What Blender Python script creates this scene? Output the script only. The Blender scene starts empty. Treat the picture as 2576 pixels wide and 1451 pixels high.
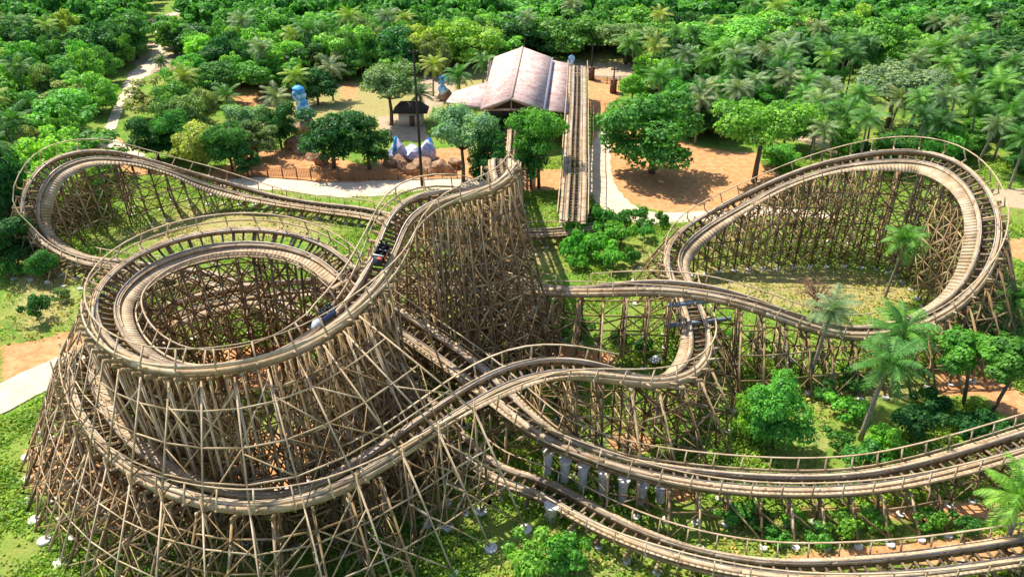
import bpy, math, random
import numpy as np
from mathutils import Vector
random.seed(11); RNG = np.random.default_rng(11)
S = bpy.context.scene; COL = S.collection
# ------------------------------------------------------------------ camera, world, sun, exposure
H = 45.0; PITCH = math.radians(30.0); F = 1910.0; CU, CV = 1288.0, 725.5
cam = bpy.data.objects.new('camera', bpy.data.cameras.new('camera')); COL.objects.link(cam)
cam.location = (0, 0, H); cam.rotation_euler = (math.pi/2 - PITCH, 0, 0)
cam.data.sensor_width = 36; cam.data.lens = 36*F/2576; cam.data.clip_end = 6000; cam.data.clip_start = 0.5
S.camera = cam
SUN_EL = math.radians(57); SUN_AZ = math.atan2(-0.74, 0.67)   # from +Y, negative = towards -X
w = bpy.data.worlds.new('World'); S.world = w; w.use_nodes = True
nt = w.node_tree; sky = nt.nodes.new('ShaderNodeTexSky'); sky.sky_type = 'NISHITA'; sky.sun_disc = False
sky.sun_elevation = SUN_EL; sky.sun_rotation = SUN_AZ
nt.links.new(sky.outputs[0], nt.nodes['Background'].inputs[0]); nt.nodes['Background'].inputs[1].default_value = 0.14
sl = bpy.data.lights.new('sun', 'SUN'); sl.energy = 5.0; sl.angle = math.radians(0.5); sl.color = (1, 0.93, 0.81)
so = bpy.data.objects.new('sun', sl); COL.objects.link(so)
sd = Vector((math.sin(SUN_AZ)*math.cos(SUN_EL), math.cos(SUN_AZ)*math.cos(SUN_EL), math.sin(SUN_EL)))
so.rotation_euler = sd.to_track_quat('Z', 'Y').to_euler(); so.location = (-60, 60, 90)
S.view_settings.view_transform = 'Standard'; S.view_settings.look = 'None'; S.view_settings.gamma = 1
S.view_settings.use_curve_mapping = False; S.view_settings.exposure = 0.8
S.cycles.max_bounces = 6; S.cycles.transparent_max_bounces = 6

# ------------------------------------------------------------------ helpers
def PX(u, v, z=0.0):
    """photo position (2576 wide) and height above ground -> world point"""
    x = (u-CU)/F; y = -(v-CV)/F
    d = np.array([x, math.cos(PITCH)+y*math.sin(PITCH), -math.sin(PITCH)+y*math.cos(PITCH)])
    return d*((H-z)/(-d[2])) + np.array([0, 0, H])
def scale_at(p):                                             # photo pixels per metre
    d = np.array(p)-np.array([0, 0, H]); return F/(d[1]*math.cos(PITCH)-d[2]*math.sin(PITCH))
def to_px(p):
    d = np.array(p, float)-np.array([0, 0, H]); z = d[1]*math.cos(PITCH)-d[2]*math.sin(PITCH); yy = d[1]*math.sin(PITCH)+d[2]*math.cos(PITCH)
    return CU+F*d[0]/z, CV-F*yy/z
def tag(o, label=None, cat=None, group=None, kind=None):
    if label: o['label'] = label
    if cat: o['category'] = cat
    if group: o['group'] = group
    if kind: o['kind'] = kind
    return o
def empty(name, loc=(0, 0, 0), rz=0):
    o = bpy.data.objects.new(name, None); COL.objects.link(o); o.location = loc; o.rotation_euler = (0, 0, rz); return o
def mesh_np(name, V, Fq, mat, smooth=False):
    V = np.asarray(V, np.float32); Fq = np.asarray(Fq, np.int32)
    me = bpy.data.meshes.new(name); k = Fq.shape[1]; n = len(Fq)
    me.vertices.add(len(V)); me.vertices.foreach_set('co', V.ravel())
    me.loops.add(n*k); me.loops.foreach_set('vertex_index', Fq.ravel())
    me.polygons.add(n); me.polygons.foreach_set('loop_start', np.arange(0, n*k, k, dtype=np.int32))
    me.polygons.foreach_set('loop_total', np.full(n, k, np.int32))
    if smooth: me.polygons.foreach_set('use_smooth', np.ones(n, bool))
    if mat: me.materials.append(mat)
    me.update(calc_edges=True); return me
def link(name, me, parent=None):
    o = bpy.data.objects.new(name, me); COL.objects.link(o)
    if parent: o.parent = parent
    return o
BOXF = np.array([[0,1,2,3],[7,6,5,4],[0,4,5,1],[1,5,6,2],[2,6,7,3],[3,7,4,0]])
class MB:
    def __init__(s): s.b = []; s.V = []; s.F = []; s.n = 0
    def beam(s, a, b, w, h=None, up=(0, 0, 1)): s.b.append((*a, *b, w, h or w, *up))
    def box(s, c, sx, sy, sz, rz=0):
        d = np.array([math.cos(rz), math.sin(rz), 0])*sx/2; c = np.array(c, float)
        s.beam(c-d, c+d, sy, sz)
    def add(s, V, Fq):
        s.V.append(np.asarray(V, float)); s.F.append(np.asarray(Fq)+s.n); s.n += len(V)
    def tube(s, pts, rad, sides=7, cap=True):
        pts = np.asarray(pts, float); n = len(pts); rad = np.broadcast_to(rad, (n,))
        T = np.gradient(pts, axis=0); T /= np.linalg.norm(T, axis=1)[:, None]+1e-9
        ref = np.where(np.abs(T[:, 2:3]) > .9, [[1, 0, 0]], [[0, 0, 1]]); A = np.cross(T, ref); A /= np.linalg.norm(A, axis=1)[:, None]; B = np.cross(T, A)
        th = np.arange(sides)*2*math.pi/sides
        V = pts[:, None]+(A[:, None]*np.cos(th)[None, :, None]+B[:, None]*np.sin(th)[None, :, None])*rad[:, None, None]
        Fq = [[i*sides+j, i*sides+(j+1) % sides, (i+1)*sides+(j+1) % sides, (i+1)*sides+j] for i in range(n-1) for j in range(sides)]
        V = V.reshape(-1, 3)
        if cap:
            V = np.vstack([V, pts[:1], pts[-1:]]); c0 = n*sides
            for j in range(0, sides): Fq.append([c0, (j+1) % sides, j, j]); Fq.append([c0+1, (n-1)*sides+j, (n-1)*sides+(j+1) % sides, (n-1)*sides+(j+1) % sides])
            Fq = [f for f in Fq]
        # degenerate quads (fans) become tris at build time
        s.add(V, Fq)
    def sweep(s, C, L, U, prof, closed=True):
        """prof: list of (lateral, up) swept along frames"""
        k = len(prof); n = len(C); pr = np.array(prof, float)
        if pr.ndim == 2: pr = np.broadcast_to(pr, (n, k, 2))
        V = C[:, None]+L[:, None]*pr[:, :, 0:1]+U[:, None]*pr[:, :, 1:2]
        kk = k if closed else k-1
        Fq = [[i*k+j, (i+1)*k+j, (i+1)*k+(j+1) % k, i*k+(j+1) % k] for i in range(n-1) for j in range(kk)]
        if closed and k == 4: Fq += [[0, 1, 2, 3], [(n-1)*k+3, (n-1)*k+2, (n-1)*k+1, (n-1)*k]]
        s.add(V.reshape(-1, 3), Fq)
    def build(s, name, mat, parent=None, smooth=False):
        Vs, Fs, n = list(s.V), list(s.F), s.n
        if s.b:
            B = np.array(s.b, float); a, b, w, h, up = B[:, :3], B[:, 3:6], B[:, 6:7], B[:, 7:8], B[:, 8:11]
            T = b-a; T /= np.linalg.norm(T, axis=1)[:, None]+1e-9
            par = np.abs((T*up).sum(1)) > .98*np.linalg.norm(up, axis=1); up = np.where(par[:, None], [[0, 1, 0.]], up)
            A = np.cross(T, up); A /= np.linalg.norm(A, axis=1)[:, None]+1e-9; Bn = np.cross(A, T)
            cs = [(-1, -1), (1, -1), (1, 1), (-1, 1)]
            V = np.stack([p+A*w/2*ca+Bn*h/2*cb for p in (a, b) for ca, cb in cs], 1)
            Vs.append(V.reshape(-1, 3)); Fs.append((BOXF[None]+(np.arange(len(B))*8)[:, None, None]).reshape(-1, 4)+n)
        V = np.vstack(Vs)
        if all(f.shape[1] == 4 for f in Fs) and not any((f[:, 2] == f[:, 3]).any() for f in Fs):
            me = mesh_np(name, V, np.vstack(Fs), mat, smooth)
        else:
            fl = []
            for f in Fs:
                for q in f.tolist():
                    fl.append(q[:3] if len(q) == 4 and q[2] == q[3] else q)
            me = bpy.data.meshes.new(name); me.from_pydata(V.tolist(), [], fl); me.materials.append(mat); me.update()
            if smooth: me.polygons.foreach_set('use_smooth', np.ones(len(me.polygons), bool))
        return link(name, me, parent)

# ------------------------------------------------------------------ materials
def mat(name, rough=.8, spec=.3):
    m = bpy.data.materials.new(name); m.use_nodes = True; n = m.node_tree
    b = n.nodes['Principled BSDF']; b.inputs['Roughness'].default_value = rough; b.inputs['Specular IOR Level'].default_value = spec
    return m, n, b
def N(n, t, **kw):
    o = n.nodes.new(t)
    for k, v in kw.items():
        if k in o.inputs.keys(): o.inputs[k].default_value = v
        else: setattr(o, k, v)
    return o
def ramp(n, src, stops):
    r = n.nodes.new('ShaderNodeValToRGB'); e = r.color_ramp.elements
    while len(e) < len(stops): e.new(.5)
    for i, (p, c) in enumerate(stops): e[i].position = p; e[i].color = (*c, 1)
    n.links.new(src, r.inputs[0]); return r.outputs[0]
def noise(n, scale, detail=4, vec=None, rough=.55):
    t = N(n, 'ShaderNodeTexNoise', Scale=scale, Detail=detail, Roughness=rough)
    if vec is None:
        g = N(n, 'ShaderNodeNewGeometry'); vec = g.outputs['Position']
    n.links.new(vec, t.inputs['Vector']); return t.outputs['Fac']
def mix(n, fac, a, b, mode='MIX'):
    m = n.nodes.new('ShaderNodeMix'); m.data_type = 'RGBA'; m.blend_type = mode
    for s, i in ((fac, 0), (a, 6), (b, 7)):
        if hasattr(s, 'links'): n.links.new(s, m.inputs[i])
        elif i == 0: m.inputs[0].default_value = s
        else: m.inputs[i].default_value = (*s, 1)
    return m.outputs[2]
def math_(n, op, a, b=None, c=None, clamp=False):
    m = n.nodes.new('ShaderNodeMath'); m.operation = op; m.use_clamp = clamp
    for i, s in enumerate((a, b, c)):
        if s is None: continue
        if hasattr(s, 'links'): n.links.new(s, m.inputs[i])
        else: m.inputs[i].default_value = s
    return m.outputs[0]
def wood(name, c0, c1, c2, rough=.85):
    m, n, b = mat(name, rough)
    g = N(n, 'ShaderNodeNewGeometry')
    isl = ramp(n, g.outputs['Random Per Island'], [(0, c0), (.55, c1), (1, c2)])
    big = ramp(n, noise(n, .9, 5), [(.32, (.58, .55, .52)), (.5, (.92, .9, .87)), (.68, (1.14, 1.12, 1.08))])
    fin = ramp(n, noise(n, 9, 3), [(.3, (.8, .8, .8)), (.7, (1.1, 1.1, 1.1))])
    c = mix(n, 1, mix(n, 1, isl, big, 'MULTIPLY'), fin, 'MULTIPLY')
    bw = n.nodes.new('ShaderNodeRGBToBW'); n.links.new(c, bw.inputs[0])
    gr = mix(n, 1, bw.outputs[0], (.94, .9, .84), 'MULTIPLY')
    n.links.new(mix(n, ramp(n, noise(n, .45, 5, rough=.7), [(.42, (0, 0, 0)), (.66, (.34, .34, .34))]), c, gr), b.inputs['Base Color']); return m
M = {}
M['lattice'] = wood('lattice_timber', (.14, .085, .036), (.33, .215, .095), (.56, .40, .20))
M['pale'] = wood('pale_timber', (.42, .295, .165), (.52, .38, .225), (.63, .485, .31))
M['deck'] = wood('deck_plank', (.46, .335, .20), (.49, .362, .22), (.52, .39, .24))
M['tie'] = wood('tie_timber', (.10, .068, .04), (.19, .13, .075), (.28, .20, .12))
def flat(name, c, rough=.7, var=.25, sc=3, metal=0):
    m, n, b = mat(name, rough); b.inputs['Metallic'].default_value = metal
    n.links.new(ramp(n, noise(n, sc, 5), [(.3, tuple(x*(1-var) for x in c)), (.7, tuple(min(1, x*(1+var)) for x in c))]), b.inputs['Base Color']); return m
M['steel'] = flat('rail_steel', (.22, .19, .17), .45, .3, 4, .6)
M['concrete'] = flat('white_concrete', (.56, .53, .48), .85, .25, 3.5)
M['dark_metal'] = flat('dark_pole', (.035, .028, .025), .6)
M['brown'] = flat('brown_block', (.16, .07, .045), .8)
M['black'] = flat('black_seat', (.02, .021, .026), .5)
M['blue_dark'] = flat('navy_panel', (.03, .045, .10), .4)
M['white'] = flat('white_paint', (.72, .74, .76), .5, .1)
M['red'] = flat('red_paint', (.55, .09, .05), .4, .1)
M['grey'] = flat('grey_panel', (.42, .43, .44), .45, .15)
M['bluegrey'] = flat('blue_grey_beam', (.20, .26, .32), .6, .2)
M['rubber'] = flat('black_rubber', (.02, .02, .02), .8)
def leaf(name, trans=.36):
    m, n, b = mat(name, .55, .25)
    g = N(n, 'ShaderNodeNewGeometry'); oi = N(n, 'ShaderNodeObjectInfo')
    v = ramp(n, g.outputs['Random Per Island'], [(0, (.55, .6, .6)), (.5, (1, 1, 1)), (1, (1.5, 1.35, 1.1))])
    c = mix(n, 1, oi.outputs['Color'], v, 'MULTIPLY')
    k = ramp(n, noise(n, .35, 3), [(.35, (.72, .8, .85)), (.65, (1.2, 1.1, .95))])
    c = mix(n, 1, c, k, 'MULTIPLY')
    n.links.new(c, b.inputs['Base Color'])
    t = n.nodes.new('ShaderNodeBsdfTranslucent'); n.links.new(mix(n, 1, c, (1.3, 1.5, .5), 'MULTIPLY'), t.inputs[0])
    ms = n.nodes.new('ShaderNodeMixShader'); ms.inputs[0].default_value = trans
    n.links.new(b.outputs[0], ms.inputs[1]); n.links.new(t.outputs[0], ms.inputs[2])
    n.links.new(ms.outputs[0], n.nodes['Material Output'].inputs[0]); return m
M['leaf'] = leaf('leaf'); M['frond'] = leaf('frond', .25)
M['bark'] = flat('bark', (.13, .09, .06), .9, .35, 4)
M['palm_bark'] = flat('palm_bark', (.24, .20, .155), .9, .3, 5)

# ------------------------------------------------------------------ ground
def inpoly(X, Y, poly):
    r = np.zeros(X.shape, bool); n = len(poly)
    for i in range(n):
        x0, y0 = poly[i]; x1, y1 = poly[(i+1) % n]
        c = ((y0 > Y) != (y1 > Y)); r ^= c & (X < (x1-x0)*(Y-y0)/(y1-y0+1e-12)+x0)
    return r
def sdist(X, Y, poly):
    d = np.full(X.shape, 1e9)
    for i in range(len(poly)):
        x0, y0 = poly[i]; x1, y1 = poly[(i+1) % len(poly)]
        dx, dy = x1-x0, y1-y0; t = np.clip(((X-x0)*dx+(Y-y0)*dy)/(dx*dx+dy*dy+1e-9), 0, 1)
        d = np.minimum(d, np.hypot(X-x0-t*dx, Y-y0-t*dy))
    return np.where(inpoly(X, Y, poly), d, -d)
def field(X, Y, polys, soft):
    f = np.zeros(X.shape)
    for p in polys:
        q = [PX(u, v)[:2] for u, v in p]; f = np.maximum(f, np.clip(.5+sdist(X, Y, q)/(2*soft), 0, 1))
    return f
SOIL = [
 [(655,375),(760,372),(980,430),(1140,425),(1160,455),(1060,470),(860,460),(700,462),(560,470),(500,440)],
 [(1285,425),(1420,425),(1430,475),(1300,480)],
 [(1490,330),(1620,320),(1760,370),(1900,380),(1985,455),(1980,500),(1850,530),(1700,535),(1580,505),(1500,420)],
 [(1480,190),(1560,190),(1560,240),(1500,300),(1480,260)],
 [(0,870),(120,845),(215,815),(230,870),(110,915),(0,965)],
 [(2355,930),(2480,940),(2576,980),(2620,1060),(2530,1050),(2480,990),(2360,990)],
 [(1980,1395),(2250,1360),(2450,1345),(2700,1310),(2700,1420),(2300,1410),(2000,1425)],
 [(1300,860),(1420,868),(1560,890),(1540,915),(1330,905),(1290,890)],
 [(60,1120),(230,1090),(330,1160),(330,1260),(190,1270),(80,1230)],
 [(620,1080),(820,1080),(840,1190),(640,1200)],
 [(1520,1090),(1640,1090),(1640,1140),(1540,1130)],
 [(2536,600),(2640,590),(2640,680),(2540,640)],
 [(585,210),(660,210),(670,300),(590,300)],[(860,205),(900,205),(900,250),(860,250)],
 [(240,340),(290,340),(350,390),(420,440),(330,440),(250,385)],
 [(1680,1200),(1760,1200),(1740,1260),(1690,1250)],[(480,880),(760,860),(800,960),(560,990)],
 [(2000,1280),(2500,1250),(2600,1290),(2300,1310),(2050,1300)],
]
SAND = [
 [(430,0),(470,0),(462,30),(410,60),(398,100),(470,150),(470,178),(390,175),(330,220),(300,270),(285,270),(320,200),(345,150),(388,100),(395,60)],
 [(560,300),(670,300),(680,318),(570,318)],[(1260,160),(1440,150),(1600,160),(1600,200),(1440,190)],
 [(1060,150),(1150,150),(1140,240),(1050,300),(1010,300),(1060,230)],
 [(1990,320),(2150,360),(2280,385),(2240,400),(2100,385),(1980,345)],[(2480,470),(2600,470),(2600,530),(2520,520)],
 [(950,290),(1060,290),(1080,350),(960,350)],
]
SOIL += [[(950,380),(1250,370),(1262,440),(1150,450),(950,440)]]
SOIL += [[(120,1100),(300,1060),(520,1130),(800,1060),(860,1200),(640,1300),(300,1330),(120,1240)]]
DRY = [
 [(540,200),(900,200),(1100,150),(1300,120),(1300,220),(1120,280),(1000,340),(700,340),(560,320)],[(1440,110),(1640,110),(1640,170),(1440,170)],
 [(1730,655),(1900,640),(2150,670),(2330,700),(2330,760),(2200,800),(2000,800),(1800,760),(1720,720)],
 [(1960,1010),(2040,980),(2060,1050),(2150,1140),(2010,1150),(1980,1090)],
 [(250,600),(480,510),(700,520),(900,550),(800,600),(400,620)],[(0,660),(230,680),(210,820),(0,860)],
 [(1750,1300),(2100,1290),(2300,1320),(2200,1370),(1900,1380)],[(1560,640),(1640,600),(1690,690),(1560,690)],
 [(690,480),(960,490),(940,510),(700,500)],[(1990,960),(2340,940),(2340,1010),(2050,1050)],
 [(1280,600),(1420,600),(1430,690),(1280,690)],[(1300,1330),(1700,1400),(1700,1451),(1250,1451)],
]
def axis(a, b, s, far, gr=1.22):
    c = list(np.arange(a, b, s)); st = s
    while c[-1] < far: st *= gr; c.append(c[-1]+st)
    st = s
    while c[0] > -far: st *= gr; c.insert(0, c[0]-st)
    return np.array(c)
gx = axis(-75, 75, .6, 2500); gy = axis(24, 170, .6, 2500)
GX, GY = np.meshgrid(gx, gy)
def bumps(X, Y):
    return .10*np.sin(X*.31+np.sin(Y*.23)*2)+.10*np.sin(Y*.37+np.sin(X*.19)*2.3)+.05*np.sin(X*1.1+Y*.9)
GZ = bumps(GX, GY)*((np.abs(GX) < 120) & (np.abs(GY) < 260))-.15
ny, nx = GX.shape; idx = np.arange(nx*ny).reshape(ny, nx)
gme = mesh_np('ground', np.stack([GX, GY, GZ], -1).reshape(-1, 3), np.stack([idx[:-1, :-1], idx[:-1, 1:], idx[1:, 1:], idx[1:, :-1]], -1).reshape(-1, 4), None, True)
FL = {}
for nm, pl, soft in (('soil', SOIL, 1.1), ('sand', SAND, .9), ('dry', DRY, 3.0)):
    f = field(GX, GY, pl, soft); FL[nm] = f
    a = gme.attributes.new(nm, 'FLOAT', 'POINT'); a.data.foreach_set('value', f.astype(np.float32).ravel())
m, n, b = mat('ground_cover', .95, .1)
def attr(n, nm): a = n.nodes.new('ShaderNodeAttribute'); a.attribute_name = nm; return a.outputs['Fac']
n1 = noise(n, .16, 6, rough=.65); n2 = noise(n, 1.1, 6, rough=.7); n3 = noise(n, 5, 4, rough=.7)
grass = ramp(n, n2, [(.28, (.06, .14, .018)), (.5, (.12, .235, .027)), (.72, (.24, .33, .045))])
grass = mix(n, ramp(n, n1, [(.42, (0, 0, 0)), (.62, (.75, .75, .75))]), grass, ramp(n, n3, [(.3, (.16, .18, .035)), (.7, (.34, .32, .09))]))
dryc = ramp(n, n3, [(.28, (.22, .17, .06)), (.5, (.36, .29, .12)), (.72, (.48, .36, .19))])
soilc = ramp(n, n2, [(.3, (.38, .17, .065)), (.5, (.52, .255, .108)), (.72, (.60, .355, .185))])
sandc = ramp(n, n2, [(.3, (.34, .24, .15)), (.7, (.50, .39, .27))])
def thr(a, nz, lo=.45, hi=.6, amp=.7):
    s = math_(n, 'ADD', a, math_(n, 'MULTIPLY', math_(n, 'SUBTRACT', nz, .5), amp))
    r = n.nodes.new('ShaderNodeMapRange'); r.inputs['From Min'].default_value = lo; r.inputs['From Max'].default_value = hi; n.links.new(s, r.inputs[0]); return r.outputs[0]
mx = math_(n, 'ADD', math_(n, 'MULTIPLY', n2, .6), math_(n, 'MULTIPLY', n3, .4))
c = mix(n, math_(n, 'MULTIPLY', thr(attr(n, 'dry'), mx, .62, .95, 2.4), .85), grass, dryc)
c = mix(n, thr(attr(n, 'soil'), mx, .42, .6, 1.4), c, soilc)
c = mix(n, thr(attr(n, 'sand'), mx, .45, .58, .9), c, sandc)
c = mix(n, 1, c, ramp(n, noise(n, 18, 3), [(.3, (.78, .78, .78)), (.7, (1.15, 1.15, 1.15))]), 'MULTIPLY')
n.links.new(c, b.inputs['Base Color'])
bp = N(n, 'ShaderNodeBump', Strength=.7, Distance=.3); n.links.new(mx, bp.inputs['Height']); n.links.new(bp.outputs[0], b.inputs['Normal'])
gme.materials.append(m)
ground = link('ground', gme); ground['kind'] = 'structure'
def gz(x, y): return float(bumps(np.array(x), np.array(y)))-.15

def strip(name, pts, widths, m, zoff=.06):
    P = np.array([PX(u, v) for u, v in pts]); t = np.linspace(0, len(P)-1, len(P)*10)
    C = catmull(P, t); W = np.interp(t, np.arange(len(P)), widths)
    T = np.gradient(C[:, :2], axis=0); T /= np.linalg.norm(T, axis=1)[:, None]; L = np.stack([-T[:, 1], T[:, 0]], 1)
    off = np.linspace(-.5, .5, 7)
    wob = 1+(.05 if name == 'path' else .01)*np.sin(np.arange(len(C))*1.3)
    V = np.concatenate([np.stack([C[:, 0]+L[:, 0]*o*W*wob, C[:, 1]+L[:, 1]*o*W*wob, np.zeros(len(C))], 1)[:, None] for o in off], 1)
    V[..., 2] = bumps(V[..., 0], V[..., 1])-.15+zoff
    i = np.arange(len(C)*7).reshape(-1, 7)
    me = mesh_np(name, V.reshape(-1, 3), np.stack([i[:-1, :-1], i[:-1, 1:], i[1:, 1:], i[1:, :-1]], -1).reshape(-1, 4), m, True)
    o = link(name, me); o['kind'] = 'structure'; return o
def catmull(P, t):
    P = np.asarray(P, float); i = np.clip(np.floor(t).astype(int), 0, len(P)-2); f = (t-i)[:, None]
    g = lambda k: P[np.clip(k, 0, len(P)-1)]
    p0 = np.where((i == 0)[:, None], 2*P[0]-P[1], g(i-1)); p3 = np.where((i == len(P)-2)[:, None], 2*P[-1]-P[-2], g(i+2)); p1, p2 = g(i), g(i+1)
    return .5*((2*p1)+(p2-p0)*f+(2*p0-5*p1+4*p2-p3)*f**2+(3*p1-p0-3*p2+p3)*f**3)
m, n, b = mat('sandy_path', .95, .1)
n.links.new(mix(n, 1, ramp(n, noise(n, .7, 6, rough=.7), [(.3, (.48, .36, .24)), (.5, (.60, .48, .35)), (.72, (.66, .56, .43))]), ramp(n, noise(n, 9, 4), [(.3, (.82, .8, .78)), (.7, (1.08, 1.08, 1.08))]), 'MULTIPLY'), b.inputs['Base Color']); M['sand'] = m
m, n, b = mat('concrete_road', .9, .15)
n.links.new(mix(n, 1, ramp(n, noise(n, .5, 6, rough=.7), [(.3, (.38, .32, .25)), (.7, (.52, .45, .37))]), ramp(n, noise(n, 12, 3), [(.3, (.88, .87, .85)), (.7, (1.05, 1.05, 1.05))]), 'MULTIPLY'), b.inputs['Base Color']); M['road'] = m
strip('path', [(560,455),(700,464),(850,474),(980,470),(1100,462),(1230,462)], [3, 4.6, 5.8, 5.8, 5, 4.0], M['sand'])
strip('path', [(1530,330),(1512,375),(1508,425),(1520,480),(1560,522),(1640,545),(1740,545),(1850,538),(1960,530),(2100,545)], [3.4, 3.6, 3.8, 4.6, 5.2, 4.4, 3.8, 3.4, 3, 2], M['sand'])
strip('path', [(455,-30),(462,12),(410,60),(396,105),(392,150),(350,185),(325,225),(300,268),(282,310),(265,345),(290,370),(340,395)], [2.4, 2.2, 2, 1.9, 3.4, 4.4, 2.6, 2.0, 1.9, 2.4, 3.6, 3.8], M['sand'])
strip('road', [(-260,1120),(-60,1025),(70,965),(170,920),(260,890),(420,850)], [5.2]*6, M['road'], .1)

# ------------------------------------------------------------------ roller coaster
def resample(P, ds):
    t = np.linspace(0, len(P)-1, (len(P)-1)*40+1); C = catmull(P, t)
    L = np.concatenate([[0], np.cumsum(np.linalg.norm(np.diff(C, axis=0), axis=1))]); n = max(4, int(L[-1]/ds)+1)
    s = np.linspace(0, L[-1], n); return np.stack([np.interp(s, L, C[:, k]) for k in range(3)], 1)
def smooth(a, w):
    if w < 2: return a
    k = np.ones(w)/w; p = np.pad(a, [(w//2, w-1-w//2)]+[(0, 0)]*(a.ndim-1), mode='edge')
    return np.stack([np.convolve(p[:, j], k, 'valid') for j in range(a.shape[1])], 1) if a.ndim == 2 else np.convolve(p, k, 'valid')
def W(*p): return [np.array(q, float) for q in p]
def pxs(*p): return [PX(u, v, z) for u, v, z in p]
DS = .45
TRACKS = {
 # name: (points, label, inner/outer walkway options)
 'lift_track': W((.6, 128, 4.2), (.5, 119, 4.2), (.2, 110, 4.5), (-.1, 102, 6.2), (-.4, 92, 10.3), (-.8, 82, 14.5), (-1.1, 73, 18.0))+pxs((1262,436,19)),
 'helix_track': pxs((1262,436,19),(1240,462,19.2),(1170,478,19.2),(1095,490,19),(1035,515,18.6),(1000,552,18),(965,640,16.6),(918,718,15.7),(840,800,15),(720,875,14.7),(580,912,14.6),(440,917,14.5),(340,885,14.4),(280,825,14.3),(268,752,14.2),(310,692,14.1),(390,640,14),(500,605,13.9),(620,592,13.8),(730,604,13.5),(820,640,12.9),(880,692,12)),
 'valley_track': pxs((880,692,12),(925,740,10.2),(975,785,8.4),(1060,840,6.8),(1180,925,5.6),(1290,1018,5.2),(1380,1088,5),(1500,1138,4.6),(1620,1172,4.0),(1750,1194,3.5),(1900,1208,3.2),(2060,1211,3.1),(2220,1198,3.2),(2400,1158,3.4),(2576,1105,3.7),(2750,1050,4)),
 'brake_track': pxs((1453,165,6.4),(1452,250,5.6),(1448,350,4.9),(1446,440,4.4),(1443,500,4.1),(1440,556,3.9)),
 'return_track': pxs((1500,566,1.5),(1440,575,1.6),(1370,581,1.8),(1250,585,2.3),(1120,570,2.0),(1000,548,1.7),(900,528,1.5),(800,516,1.5),(700,500,1.8),(600,476,2.7),(500,446,4.6),(400,413,7.4),(310,392,9.4),(215,388,10.3),(130,418,10.3),(84,478,8.6),(78,540,6.2),(108,594,3.9),(160,632,2.6),(230,654,2.2),(350,668,2.3))+W((-34,76.5,2),(-26,71,2),(-17,64,1.9),(-9,55.5,1.7),(-2.5,47,1.5))+pxs((1370,1225,1.4),(1500,1296,1.5),(1620,1350,1.6),(1760,1394,1.8),(1920,1422,2.0),(2080,1428,2.2),(2280,1416,2.4),(2450,1395,2.6),(2620,1368,2.8),(2800,1335,3)),
 'hill_track': W((-2.5,72.2,5.3),(-12,70.3,5.2),(-23,69,5.6),(-32,63.5,6.6))+pxs((222,880,7.5),(208,960,7.6),(238,1045,7.4),(305,1125,7.2),(395,1188,7.1),(490,1230,7.0),(600,1253,7.0),(740,1250,7.0),(900,1176,7.4),(1000,1110,8.1),(1120,1028,9.1),(1250,950,9.9),(1330,922,10.1),(1420,912,10),(1520,923,9.2),(1620,948,7.8),(1700,945,6.6),(1750,905,5.8),(1762,845,5.2),(1742,770,4.6),(1712,700,4.2),(1692,648,4.2),(1722,590,5),(1800,540,7),(1900,486,9.2),(2000,440,11.3),(2120,405,13),(2250,389,14),(2350,396,14.3),(2430,440,14.2),(2478,510,13.4),(2490,590,11.8),(2462,680,9.2),(2400,755,6.8),(2310,805,5.2),(2200,829,4.6),(2080,822,5),(1950,774,7),(1800,729,8.5),(1650,712,8.6),(1500,722,8.1),(1370,722,7.2),(1290,705,6.2))+W((-2.5,72.2,5.3)),
}
LAB = {'lift_track': 'wooden lift hill rising from the station to the crest', 'helix_track': 'high banked helix curling down from the crest', 'valley_track': 'low curved run sweeping past white piers to the right edge',
 'brake_track': 'straight timber track running forward from the station side', 'return_track': 'low track curling through a banked turn on the left and under the helix', 'hill_track': 'long track with a hump and a tall banked turn'}
TR = {}
for k, P in TRACKS.items():
    C = resample(np.array(P), DS)
    closed = np.linalg.norm(C[0]-C[-1]) < .1
    if closed:
        e = 30; Cp = np.vstack([C[-e-1:-1], C, C[1:e+1]]); Cp = smooth(Cp, 15); C = Cp[e:-e]
    else:
        a, z = C[0].copy(), C[-1].copy(); C = smooth(C, 5 if k == 'return_track' else 9); C[0] = a; C[-1] = z
    T = np.gradient(C, axis=0)
    if closed: T[0] = T[-1] = C[1]-C[-2]
    T /= np.linalg.norm(T, axis=1)[:, None]
    L0 = np.cross([0, 0, 1.], T); L0 /= np.linalg.norm(L0, axis=1)[:, None]; U0 = np.cross(T, L0)
    hd = np.unwrap(np.arctan2(T[:, 1], T[:, 0])); kap = np.gradient(hd)/DS; kap = smooth(kap, 21)
    bank = np.clip(np.arctan(kap*7.5), -.62, .62); bank = smooth(bank, 25)
    if k == 'return_track':
        early = np.arange(len(C))*DS < 12; bank = np.where(early, 0, bank)
    if k == 'lift_track': bank = bank*0
    bank = smooth(bank, 5 if k == 'helix_track' else 15)
    if k == 'helix_track': hb = bank[0]; bank[:26] = np.where(np.abs(bank[:26]) > 0, np.clip(bank[:26]*1.25, -.72, .72), 0); hb = bank[0]
    # positive curvature = turn to the left (+L): the left side goes down
    L = L0*np.cos(bank)[:, None]-U0*np.sin(bank)[:, None]; U = U0*np.cos(bank)[:, None]+L0*np.sin(bank)[:, None]
    TR[k] = dict(C=C, T=T, L=L, U=U, L0=L0, bank=bank, kap=kap, closed=closed)
t = TR['lift_track']; e = np.zeros(len(t['C'])); e[-18:] = np.linspace(0, 1, 18)**1.5*hb; t['bank'] = e
lu = np.cross(t['T'], t['L0']); t['L'] = t['L0']*np.cos(e)[:, None]-lu*np.sin(e)[:, None]; t['U'] = lu*np.cos(e)[:, None]+t['L0']*np.sin(e)[:, None]
ALLC = np.vstack([t['C'] for t in TR.values()])
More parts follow.
